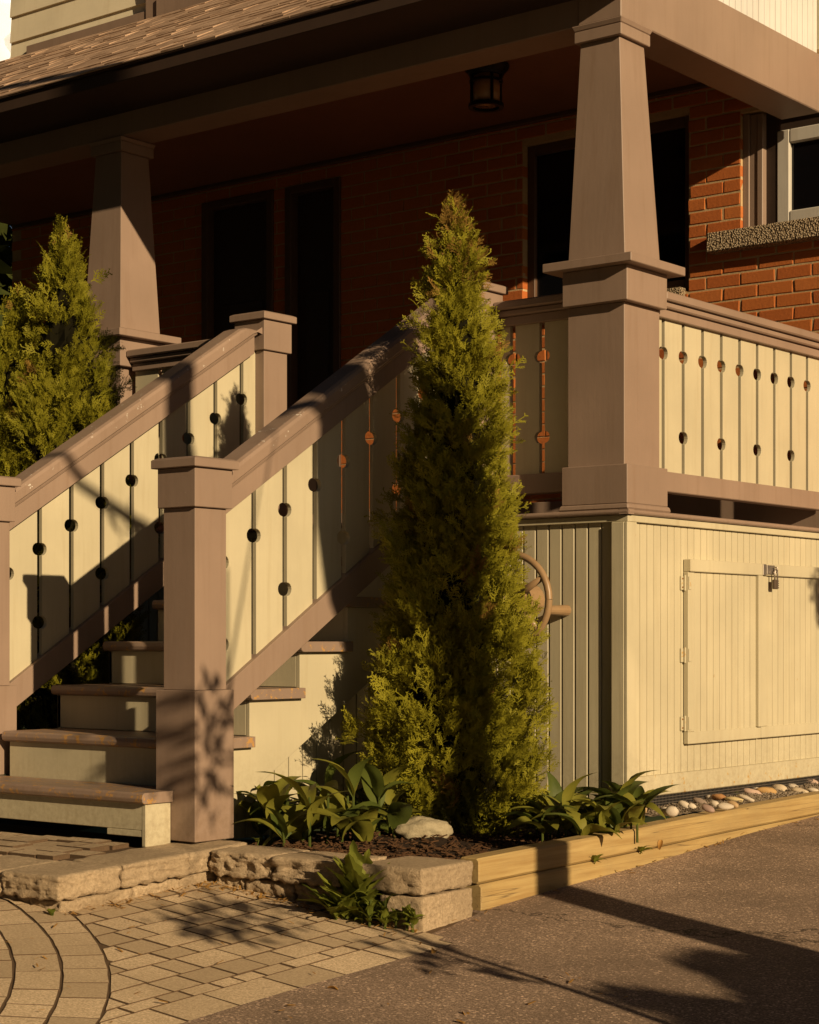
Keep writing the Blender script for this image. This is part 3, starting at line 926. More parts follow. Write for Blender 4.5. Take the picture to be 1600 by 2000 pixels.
# hose reel on the skirting
hr = thing('hose_reel', 'tan plastic garden hose reel on the cream skirting beside the cypress', 'hose reel', (-0.66, -0.05, 0.05))
HC = Vector((-0.548, -0.115, 0.176))
def circ(c, r, n, a0=0, a1=360):
    return [(c.x + r * math.cos(R(a0 + (a1 - a0) * k / n)), c.y, c.z + r * math.sin(R(a0 + (a1 - a0) * k / n))) for k in range(n + 1)]
obj('rim', MB().tube(circ(HC, 0.205, 40), 0.017, 8, False), PLASTIC, hr, smooth=True)
for a in (30, 102, 174, 246, 318):
    p0 = (HC.x + 0.03 * math.cos(R(a)), HC.y, HC.z + 0.03 * math.sin(R(a))); p1 = (HC.x + 0.206 * math.cos(R(a)), HC.y, HC.z + 0.206 * math.sin(R(a)))
    obj('spoke', MB().tube([p0, p1], [0.020, 0.014], 8), PLASTIC, hr, smooth=True)
obj('drum', MB().tube([(HC.x, HC.y + 0.005, HC.z), (HC.x, 0.044, HC.z)], 0.075, 20), PLASTIC, hr, smooth=False)
for ang in (-14, 166):
    ka = R(ang)
    kx, kz = HC.x + 0.196 * math.cos(ka), HC.z + 0.196 * math.sin(ka)
    obj('bracket', MB().tube([(kx, HC.y + 0.005, kz), (kx + 0.004, HC.y + 0.06, kz), (kx + 0.006, 0.043, kz)], [0.019, 0.022, 0.026], 14), PLASTIC, hr, smooth=False, bevel=0.003)

# ================================================================== PATIO, STONES, TIMBERS, BED
from mathutils import noise as mnoise

def clip_half(poly, nx, ny, c):
    """keep the part of a convex polygon where nx*x+ny*y >= c"""
    out = []
    for i in range(len(poly)):
        p, q = poly[i], poly[(i + 1) % len(poly)]
        dp, dq = nx * p[0] + ny * p[1] - c, nx * q[0] + ny * q[1] - c
        if dp >= 0: out.append(p)
        if (dp >= 0) != (dq >= 0):
            t = dp / (dp - dq)
            out.append((p[0] + (q[0] - p[0]) * t, p[1] + (q[1] - p[1]) * t))
    return out
def parea(p):
    return abs(sum(p[i][0] * p[(i + 1) % len(p)][1] - p[(i + 1) % len(p)][0] * p[i][1] for i in range(len(p)))) / 2

patio = MB()
px_, py_ = frange(-4.2, 0.53, 20), frange(-9.0, -1.5, 24)
vs = [(x, y, patio_z(x, y) - 0.0032) for y in py_ for x in px_]
w_ = len(px_)
fs = [(j * w_ + i, j * w_ + i + 1, (j + 1) * w_ + i + 1, (j + 1) * w_ + i) for j in range(len(py_) - 1) for i in range(w_ - 1)]
patio.add(vs, fs)
patio_o = obj('patio', patio, JOINT)
tag(patio_o, 'pale concrete paver patio with a ringed circle at lower left', 'patio', kind='structure')

def paver(poly, parent, zf, gap=0.0044, th=0.05, mat=None, tilt=0.0010):
    cx = sum(p[0] for p in poly) / len(poly); cy = sum(p[1] for p in poly) / len(poly)
    if parea(poly) < 0.0018: return None
    q = []
    for p in poly:
        dx, dy = p[0] - cx, p[1] - cy
        l = math.hypot(dx, dy)
        k = max(0.3, (l - gap * 1.3) / l)
        q.append((cx + dx * k + rnd.uniform(-1, 1) * 0.0015, cy + dy * k + rnd.uniform(-1, 1) * 0.0015))
    n = len(q)
    h = rnd.uniform(-1, 1) * tilt
    ax, ay = rnd.uniform(-1, 1) * 0.004, rnd.uniform(-1, 1) * 0.004
    ins = 0.0025
    v = []; f = []
    for (x, y) in q: v.append((x, y, zf(x, y) + h + ax * (x - cx) + ay * (y - cy) - th))
    for (x, y) in q: v.append((x, y, zf(x, y) + h + ax * (x - cx) + ay * (y - cy) - 0.0005))
    for (x, y) in q:
        l = math.hypot(x - cx, y - cy); k = (l - ins) / l
        v.append((cx + (x - cx) * k, cy + (y - cy) * k, zf(x, y) + h + ax * (x - cx) + ay * (y - cy)))
    f.append(tuple(range(2 * n, 3 * n)))
    for r_ in range(2):
        for i in range(n):
            j = (i + 1) % n
            f.append((r_ * n + i, r_ * n + j, (r_ + 1) * n + j, (r_ + 1) * n + i))
    area = sum(q[i][0] * q[(i + 1) % n][1] - q[(i + 1) % n][0] * q[i][1] for i in range(n))
    if area < 0: f = [t[::-1] for t in f]
    po = obj('paver', MB().add(v, f), mat or PAVER, parent)
    po.data.materials.append(JOINT)
    for pi, pg in enumerate(po.data.polygons):
        if pi > 0: pg.material_index = 1
    return po

CC, CR = (-1.72, -5.0), 2.60
# rows parallel to the driveway edge
rows = [0.21, 0.07] + [0.125, 0.14, 0.105, 0.14] * 6
x1 = 0.535
pav_n = 0
for ri, wdt in enumerate(rows):
    x0 = x1 - wdt
    y = -4.3 + rnd.random() * 0.2
    while y < -1.50:
        L = rnd.choice((0.22, 0.27, 0.30)) if ri == 0 else rnd.choice((0.10, 0.13, 0.15, 0.19))
        ya, yb = y, y + L
        y = yb
        ylim = -1.872
        poly = [(x0, ya), (x1, ya), (x1, min(yb, ylim)), (x0, min(yb, ylim))]
        if ya >= ylim - 0.03: continue
        cx, cy = (x0 + x1) / 2, (ya + min(yb, ylim)) / 2
        dx, dy = cx - CC[0], cy - CC[1]
        l = math.hypot(dx, dy)
        nx, ny = dx / l, dy / l
        poly = clip_half(poly, nx, ny, nx * CC[0] + ny * CC[1] + CR)
        if len(poly) < 3: continue
        if cx < -0.72 and cy > -2.62: continue
        if cx < -1.75 or cy < -3.95 or pav_n > 290: continue
        if paver(poly, patio_o, patio_z): pav_n += 1
    x1 = x0
for ring_i in range(5):
    r1 = CR - ring_i * 0.147 - 0.001; r0 = r1 - 0.1455
    a = 12.0 + ring_i * 3.1
    while a < 78:
        da = math.degrees(rnd.choice((0.125, 0.16, 0.20)) / r1)
        pts = [(r0, a), (r1, a), (r1, a + da / 2), (r1, a + da), (r0, a + da), (r0, a + da / 2)]
        poly = [(CC[0] + r * math.cos(R(t)), CC[1] + r * math.sin(R(t))) for r, t in pts]
        cx = sum(p[0] for p in poly) / 6; cy = sum(p[1] for p in poly) / 6
        a += da
        if cy > -4.1 and cx > -1.7 and cy < -2.3: paver(poly, patio_o, patio_z, gap=0.0030)

def rough_block(name, cx, cy, ang, L, D, zb, zt, seed, parent, mat=STONE, rough=0.014, rnd_e=0.012, shear=0.0, cuts=15, label=None):
    bm = bmesh.new()
    bmesh.ops.create_cube(bm, size=1.0)
    for v in bm.verts:
        v.co.x *= L; v.co.y *= D; v.co.z = zb if v.co.z < 0 else zt
    es = [e for e in bm.edges]
    bmesh.ops.bevel(bm, geom=es, offset=rnd_e, segments=2, profile=0.6, affect='EDGES')
    bmesh.ops.subdivide_edges(bm, edges=[e for e in bm.edges if e.calc_length() > 0.05], cuts=cuts, use_grid_fill=True)
    bmesh.ops.recalc_face_normals(bm, faces=bm.faces)
    bm.normal_update()
    so = Vector((seed * 3.17, seed * 1.91, seed * 0.7))
    for v in bm.verts:
        p = v.co.copy()
        n = v.normal
        side = 1.0 - max(0.0, n.z) * 0.88
        k = (mnoise.fractal(p * 26 + so, 0.7, 2.1, 5) * 1.15 + mnoise.noise(p * 70 + so) * 0.35) * rough * side + mnoise.noise(p * 6 + so) * rough * 0.28
        v.co = p + n * k
        v.co.z += shear * v.co.y
    rot = Matrix.Rotation(ang, 4, 'Z')
    for v in bm.verts:
        v.co = rot @ v.co + Vector((cx, cy, 0))
    mb = MB()
    mb.v = [tuple(v.co) for v in bm.verts]
    bm.verts.index_update()
    mb.f = [tuple(v.index for v in f.verts) for f in bm.faces]
    bm.free()
    return obj(name, mb, mat, parent, smooth=True, label=label)

edging = thing('stone_edging', 'low two course tumbled stone edging stepping round the landing and flower bed', 'stone edging', (-0.6, -1.75, -1.03))
WA, WB = Vector((-0.672, -1.932)), Vector((0.325, -1.872))
wd = (WB - WA).normalized(); wn_ = Vector((-wd.y, wd.x)); wang = math.atan2(wd.y, wd.x)
WL = (WB - WA).length
def along(s0, s1, depth, zb, zt, seed, proud=0.0, **k):
    c = WA + wd * ((s0 + s1) / 2) + wn_ * (depth / 2 - proud)
    rough_block('stone', c.x, c.y, wang, s1 - s0 - 0.006, depth, zb, zt, seed, edging, **k)
along(0.0, 0.312, 0.24, -0.895, -0.803, 1)
along(0.312, 0.668, 0.25, -0.898, -0.805, 2, proud=0.006)
along(0.700, 0.999, 0.33, -0.900, -0.806, 3, proud=0.010, rough=0.006)
along(0.015, 0.165, 0.2, -1.06, -0.903, 4, proud=-0.022)
along(0.165, 0.40, 0.2, -1.06, -0.904, 5, proud=-0.018)
along(0.40, 0.655, 0.2, -1.06, -0.906, 6, proud=-0.020, rough=0.020)
along(0.66, 0.80, 0.18, -1.06, -0.908, 7, proud=-0.09, rough=0.016)
along(0.80, 0.996, 0.32, -1.10, -0.906, 8, proud=0.0, rough=0.004, rnd_e=0.008)
def landing_stone(x0, x1, y0, y1, dzb, dzt, seed, **k):
    yc = (y0 + y1) / 2
    rough_block('stone', (x0 + x1) / 2, yc, 0, x1 - x0 - 0.005, y1 - y0 - 0.005, land_z(yc) + dzb, land_z(yc) + dzt, seed, edging, shear=0.045, **k)
landing_stone(-0.985, -0.672, -2.675, -2.37, -0.088, 0.0, 11, rough=0.009)
landing_stone(-0.96, -0.668, -2.37, -2.03, -0.086, 0.0, 12)
landing_stone(-0.96, -0.676, -2.03, -1.70, -0.085, -0.003, 13)
xx = -0.985
for i in range(5):
    w0 = (0.31, 0.36, 0.33, 0.40, 0.36)[i]
    landing_stone(xx - w0, xx, -2.672 + rnd.uniform(-1, 1) * 0.008, -2.385, -0.088, -0.002, 14 + i); xx -= w0
landing_stone(-0.95, -0.690, -2.645, -2.30, -0.22, -0.092, 21, rough=0.012)
landing_stone(-0.93, -0.688, -2.30, -2.06, -0.22, -0.091, 22, rough=0.012)
landing_stone(-0.93, -0.694, -2.06, -1.80, -0.22, -0.090, 23, rough=0.012)
xx = -0.95
for i in range(6):
    w0 = (0.20, 0.30, 0.26, 0.34, 0.3, 0.34)[i]
    landing_stone(xx - w0, xx, -2.64, -2.40, -0.22, -0.092, 25 + i, rough=0.014); xx -= w0
# small setts between the slabs and the first riser
land = MB()
lx, ly = frange(-3.4, -0.90, 8), frange(-2.42, -1.75, 5)
land.add([(x, y, land_z(y) - 0.012) for y in ly for x in lx], [(j * 9 + i, j * 9 + i + 1, (j + 1) * 9 + i + 1, (j + 1) * 9 + i) for j in range(5) for i in range(8)])
land_o = obj('landing', land, JOINT); tag(land_o, 'narrow paved landing of worn setts under the bottom step', 'landing', kind='structure')
for j, (ya, yb) in enumerate(((-2.38, -2.29), (-2.29, -2.18), (-2.18, -2.07), (-2.07, -1.98))):
    x = -2.4 + j * 0.05
    while x < -1.06:
        w0 = rnd.choice((0.10, 0.13, 0.16))
        paver([(x, ya), (x + w0, ya), (x + w0, yb), (x, yb)], land_o, lambda x_, y_: land_z(y_) + 0.006, tilt=0.006, mat=STONE)
        x += w0

# timbers
def timber(label, y0, y1, za, zb, x0, x1):
    n = 24
    mb = MB()
    c = 0.009
    prof = [(x0, za + c), (x0 + c, za), (x1 - c, za), (x1, za + c), (x1, zb - c), (x1 - c, zb), (x0 + c, zb), (x0, zb - c)]
    ys_ = [y0, y0 + 0.006] + [y0 + (y1 - y0) * i / n for i in range(1, n + 1)]
    vs_ = []
    for yi, y in enumerate(ys_):
        for (x, z) in prof:
            k = 0.93 if yi == 0 else 1.0
            xm, zm = (x0 + x1) / 2, (za + zb) / 2
            vs_.append((xm + (x - xm) * k + 0.0016 * math.sin(y * 3 + za * 9), y, zm + (z - zm) * k + 0.022 * (y - y0) + 0.0012 * math.sin(y * 4.1)))
    m_ = len(prof)
    fs_ = [tuple(range(m_)), tuple(range(len(vs_) - m_, len(vs_)))[::-1]]
    for i in range(len(ys_) - 1):
        for k in range(m_):
            fs_.append((i * m_ + k, (i + 1) * m_ + k, (i + 1) * m_ + (k + 1) % m_, i * m_ + (k + 1) % m_))
    o = obj('landscape_timber', mb.add(vs_, [f[::-1] for f in fs_]), TIMBER)
    return tag(o, label, 'timber', 'stacked timbers edging the flower bed')
timber('upper treated timber of the bed edging along the driveway', -1.475, 4.2, -0.905, -0.810, 0.178, 0.270)
timber('lower treated timber of the bed edging, resting on the asphalt', -1.463, 4.2, -1.012, -0.9075, 0.182, 0.2735)
# driveway right up to the timbers and the stone corner is one more strip of the same sheet
drv = bpy.data.objects['driveway']
me = drv.data
bm = bmesh.new(); bm.from_mesh(me)
off_ = drv.location
dele = []
for f in bm.faces:
    c = f.calc_center_median() + off_
    if c.x < 0.25 or (c.x < 0.53 and c.y < -1.86): dele.append(f)
bmesh.ops.delete(bm, geom=dele, context='FACES'); bm.to_mesh(me); bm.free()

# flower bed and gravel strip
def bed_z(x, y):
    return -0.835 + 0.022 * mnoise.fractal(Vector((x * 5, y * 5, 1.3)), 0.8, 2.0, 4) + 0.030 * math.exp(-((x + 0.33) ** 2 + (y + 1.10) ** 2) / 0.09)
o = grid_sheet('garden_bed', frange(-1.06, 0.185, 50), frange(-1.92, 0.06, 70), bed_z, SOIL)
bmx = bmesh.new(); bmx.from_mesh(o.data)
bmesh.ops.delete(bmx, geom=[f for f in bmx.faces if (f.calc_center_median() + o.location).y < -1.90 + 0.06 * ((f.calc_center_median() + o.location).x + 0.67) + 0.12], context='FACES')
bmx.to_mesh(o.data); bmx.free()
tag(o, 'dark soil of the small corner flower bed', 'flower bed', kind='structure')
o = grid_sheet('gravel_strip', frange(-0.035, 0.185, 10), frange(0.02, 4.1, 120), lambda x, y: -0.768 + 0.014 * min(1, y / 2) + 0.010 * mnoise.fractal(Vector((x * 14, y * 14, 0)), 0.8, 2, 3), GRAVEL)
tag(o, 'gritty gravel strip between wire mesh and timber edging', 'gravel', kind='structure')
o = grid_sheet('side_bed', frange(-7.5, -2.15, 30), frange(-2.6, 0.05, 20), lambda x, y: -0.86 + 0.03 * mnoise.noise(Vector((x * 3, y * 3, 0))), SOIL)
tag(o, 'dark soil bed left of the steps under the bushy cypress', 'flower bed', kind='structure')

def chips(name, n, region, zf, size, mat, label, cat, flat=0.25):
    V = []; F = []
    for i in range(n):
        p = region()
        if p is None: continue
        x, y = p
        L = rnd.uniform(*size); W = L * rnd.uniform(0.18, 0.4); H = L * flat * 0.5
        a, b = rnd.uniform(0, 6.28), rnd.uniform(-0.5, 0.5)
        m = Matrix.Rotation(a, 3, 'Z') @ Matrix.Rotation(b, 3, 'Y')
        z = zf(x, y) + rnd.uniform(0, 0.012)
        o_ = len(V)
        for (q0, q1, q2) in ((-1, -1, -0.6), (1, -0.6, -1), (0.9, 1, -1), (-1, 0.7, -1), (-0.8, -0.8, 1), (0.9, -0.7, 0.7), (1, 0.8, 1), (-0.9, 0.9, 0.8)):
            v = m @ Vector((q0 * L / 2, q1 * W / 2, q2 * H / 2))
            V.append((x + v.x, y + v.y, z + v.z))
        for f in ((3, 2, 1, 0), (4, 5, 6, 7), (0, 1, 5, 4), (1, 2, 6, 5), (2, 3, 7, 6), (3, 0, 4, 7)):
            F.append(tuple(k + o_ for k in f))
    o = obj(name, MB().add(V, F), mat)
    return tag(o, label, cat, kind='stuff')
def reg_bed():
    x = rnd.uniform(-0.80, 0.17); y = -1.90 + 0.06 * (x + 0.67) + 0.215 + rnd.random() ** 1.6 * 1.3
    return (x, min(y, -0.05))
chips('bark_chips', 2300, reg_bed, bed_z, (0.012, 0.045), MULCH, 'reddish bark mulch scattered over the flower bed soil', 'mulch')
chips('grit', 2600, lambda: (rnd.uniform(-0.03, 0.18), rnd.uniform(0.03, 2.2)), lambda x, y: -0.764 + 0.014 * min(1, y / 2), (0.005, 0.014), GRAVEL, 'loose grit and crumbs around the river stones', 'grit', 0.9)
def reg_joint():
    r_ = rnd.random()
    if r_ < 0.45:
        s = rnd.uniform(0, 0.98); p = WA + wd * s - wn_ * abs(rnd.gauss(0, 0.05)); return (p.x, p.y)
    if r_ < 0.6:
        return (-0.665 + abs(rnd.gauss(0, 0.035)), rnd.uniform(-2.66, -1.95))
    if r_ < 0.75:
        return (0.275 + abs(rnd.gauss(0, 0.03)), rnd.uniform(-1.8, 2.2))
    return (rnd.uniform(-0.6, 1.4), rnd.uniform(-3.6, -1.95))
def gz(x, y): return (drive_surf(x, y) if (x > 0.53 or (x > 0.27 and y > -1.87)) else patio_z(x, y)) + 0.002
chips('leaf_litter', 420, reg_joint, gz, (0.008, 0.032), DRY, 'dry brown leaf crumbs and twigs blown over paving and asphalt', 'leaf litter', 0.10)

# river stones
PEB = [(1251, 1581, 'tan', 26, 30), (1299, 1586, 'white', 17, 22), (1312, 1588, 'white', 21, 26), (1337, 1572, 'white', 24, 16), (1352, 1575, 'white', 14, 12), (1367, 1565, 'grey', 28, 14), (1383, 1579, 'mauve', 25, 14),
       (1387, 1559, 'white', 15, 14), (1396, 1570, 'white', 16, 12), (1408, 1560, 'rust brown', 34, 18), (1417, 1575, 'white', 27, 8), (1435, 1562, 'yellow', 30, 14), (1458, 1560, 'white', 32, 13), (1470, 1548, 'pink', 32, 16),
       (1478, 1545, 'white', 20, 16), (1496, 1547, 'orange tan', 34, 20), (1523, 1542, 'cream', 30, 20), (1549, 1536, 'white', 24, 12), (1562, 1545, 'cream', 30, 12), (1588, 1544, 'white', 20, 11), (1586, 1530, 'pink', 22, 18), (1432, 1571, 'tan', 20, 7)]
PC = {'tan': (0.40, 0.27, 0.14), 'white': (0.50, 0.43, 0.34), 'grey': (0.25, 0.19, 0.15), 'mauve': (0.33, 0.23, 0.19), 'rust brown': (0.33, 0.17, 0.07), 'yellow': (0.45, 0.36, 0.19), 'pink': (0.45, 0.32, 0.25), 'orange tan': (0.43, 0.27, 0.11), 'cream': (0.50, 0.41, 0.29)}
PM = {k: plain(k.replace(' ', '_') + '_pebble', v, 0.75, 0, 0.25, 60) for k, v in PC.items()}
ORD = ['first', 'second', 'third', 'fourth', 'fifth', 'sixth', 'seventh', 'eighth', 'ninth', 'tenth', 'eleventh', 'twelfth']
PEB.sort()
cnt = {}
tot = {}
for q in PEB: tot[q[2]] = tot.get(q[2], 0) + 1
def pebble_mesh(lx, ly, lz, seed, sub_=2):
    bm = bmesh.new(); bmesh.ops.create_icosphere(bm, subdivisions=sub_ + (1 if sub_ > 2 else 0), radius=1)
    for v in bm.verts:
        k = 1 + 0.26 * mnoise.noise(v.co * 1.2 + Vector((seed, 0, 0))) + (0.10 * mnoise.fractal(v.co * 3.4 + Vector((0, seed, 0)), 0.7, 2.1, 4) if sub_ > 2 else 0.07 * mnoise.noise(v.co * 3 + Vector((0, seed, 0))))
        v.co = Vector((v.co.x * lx * k, v.co.y * ly * k, v.co.z * lz * k))
    mb = MB(); bm.verts.index_update()
    mb.v = [tuple(v.co) for v in bm.verts]; mb.f = [tuple(v.index for v in f.verts) for f in bm.faces]
    bm.free(); return mb
def place_mesh(name, mb, mat, loc, rot, smooth=True):
    me = bpy.data.meshes.new(name); me.from_pydata(mb.v, [], mb.f); me.materials.append(mat)
    if smooth:
        for p in me.polygons: p.use_smooth = True
    o = bpy.data.objects.new(name, me); COL.objects.link(o)
    o.location = loc; o.rotation_euler = rot
    return o
for i, (px, py, colr, w, h) in enumerate(PEB):
    p = at_z(px, py, -0.745)
    s = (p - CAM).dot(Vector((-_sn, _cn, 0))) / 3700.0
    L, H = w * s * 0.62, h * s * 0.55
    o = place_mesh('river_stone', pebble_mesh(L, L * 0.62, max(0.014, H * 0.75), i * 2.3), PM[colr], (p.x, p.y, -0.755 + max(0.014, H * 0.75) * 0.72), (rnd.uniform(-0.2, 0.2), rnd.uniform(0.05, 0.35), R(38.4) - 0.5 + rnd.uniform(-0.4, 0.4)))
    k = cnt.get(colr, 0); cnt[colr] = k + 1
    lab = f'{colr} river stone by the wire mesh' + (f', {ORD[k]} {colr} one from the left' if tot[colr] > 1 else ', the only one of its colour')
    tag(o, lab, 'stone', 'river stones along the foot of the skirting')
def boulder(px, py, z, lx, ly, lz, lab, seed, rot):
    p = at_z(px, py, z)
    o = place_mesh('boulder', pebble_mesh(lx, ly, lz, seed, 3), STONE_PALE, (p.x, p.y, z + lz * 0.55), (0.1, 0.05, rot))
    return tag(o, lab, 'stone')
STONE_PALE = speckle('pale_limestone', (0.30, 0.25, 0.16), (0.46, 0.40, 0.27), 40, bumps=0.6, dist=0.008)
boulder(828, 1634, -0.800, 0.105, 0.07, 0.050, 'pale flat fieldstone lying in the mulch before the tall cypress', 4.4, R(35))
boulder(466, 1606, -0.82, 0.045, 0.06, 0.10, 'pale upright rock tucked behind the right newel post base', 8.1, R(20))
boulder(490, 1596, -0.82, 0.05, 0.05, 0.035, 'small grey rock lying beside the upright pale rock', 12.7, R(60))
boulder(486, 1576, -0.80, 0.05, 0.05, 0.04, 'small rock stacked behind the upright pale rock', 15.7, R(10))

# ================================================================== PLANTS
nr = np.random.default_rng(11)

def spray_templates(n, seed):
    """flat, ferny cypress sprays made of narrow blades; returns a list of (verts, quads)"""
    out = []
    rg = random.Random(seed)
    for t in range(n):
        V = []; F = []
        def blade(x0, z0, x1, z1, w, y0, y1):
            dx, dz = x1 - x0, z1 - z0
            l = math.hypot(dx, dz) or 1e-6
            nx, nz = -dz / l * w, dx / l * w
            o = len(V)
            V.extend([(x0 - nx, y0, z0 - nz), (x0 + nx, y0, z0 + nz), (x1 + nx * 0.5, y1, z1 + nz * 0.5), (x1 - nx * 0.5, y1, z1 - nz * 0.5)])
            F.append((o, o + 1, o + 2, o + 3))
        L = 0.085
        bend = rg.uniform(-0.25, 0.25)
        seg = 5
        pts = []
        for i in range(seg + 1):
            u = i / seg
            pts.append((bend * L * u * u, -0.012 * u * u, L * u))
        for i in range(seg):
            blade(pts[i][0], pts[i][2], pts[i + 1][0], pts[i + 1][2], 0.0022, pts[i][1], pts[i + 1][1])
        for i in range(1, seg + 1):
            for sgn in (-1, 1):
                if rg.random() < 0.12: continue
                bl = L * (0.60 - 0.085 * i) * rg.uniform(0.75, 1.2)
                a = R(rg.uniform(32, 52)) * sgn
                bx, bz = pts[i - 1][0] + (pts[i][0] - pts[i - 1][0]) * 0.6, pts[i - 1][2] + (pts[i][2] - pts[i - 1][2]) * 0.6
                by = pts[i][1]
                ex, ez = bx + math.sin(a) * bl, bz + math.cos(a) * bl
                yb = by - rg.uniform(0.0, 0.008)
                blade(bx, bz, ex, ez, 0.0021, by, yb)
                for k in range(3):
                    u = 0.3 + 0.28 * k
                    sx, sz = bx + (ex - bx) * u, bz + (ez - bz) * u
                    for s2 in (-1, 1):
                        if rg.random() < 0.25: continue
                        a2 = a + s2 * R(rg.uniform(30, 48))
                        l2 = bl * 0.34 * rg.uniform(0.7, 1.2)
                        blade(sx, sz, sx + math.sin(a2) * l2, sz + math.cos(a2) * l2, 0.0019, by + (yb - by) * u, yb)
        out.append((np.array(V), np.array(F)))
    return out
SPRAYS = spray_templates(7, 5)

def scatter_sprays(P, D, S, spin):
    """P points, D growth directions, S scales -> verts, flat quads"""
    VV = []; FF = []; base = 0
    n = len(P)
    which = nr.integers(0, len(SPRAYS), n)
    z = D / np.linalg.norm(D, axis=1)[:, None]
    ref = np.tile(np.array([[0.31, 0.17, 0.93]]), (n, 1))
    x = np.cross(ref, z); x /= np.linalg.norm(x, axis=1)[:, None]
    y = np.cross(z, x)
    c, s_ = np.cos(spin)[:, None], np.sin(spin)[:, None]
    x2, y2 = x * c + y * s_, -x * s_ + y * c
    for t, (V, F) in enumerate(SPRAYS):
        idx = np.where(which == t)[0]
        if not len(idx): continue
        A = (V[None, :, 0:1] * x2[idx][:, None, :] + V[None, :, 1:2] * y2[idx][:, None, :] + V[None, :, 2:3] * z[idx][:, None, :]) * S[idx][:, None, None] + P[idx][:, None, :]
        VV.append(A.reshape(-1, 3))
        FF.append((F[None] + base + (np.arange(len(idx)) * len(V))[:, None, None]).reshape(-1))
        base += len(idx) * len(V)
    return np.concatenate(VV), np.concatenate(FF)

def lumps(ang, z, seed):
    return 1 + 0.16 * np.sin(3 * ang + 5.2 * z + seed) * np.cos(7.5 * z + seed * 2) + 0.13 * np.sin(5 * ang - 9 * z + seed * 3) + 0.08 * np.sin(9 * ang + 15 * z + seed)

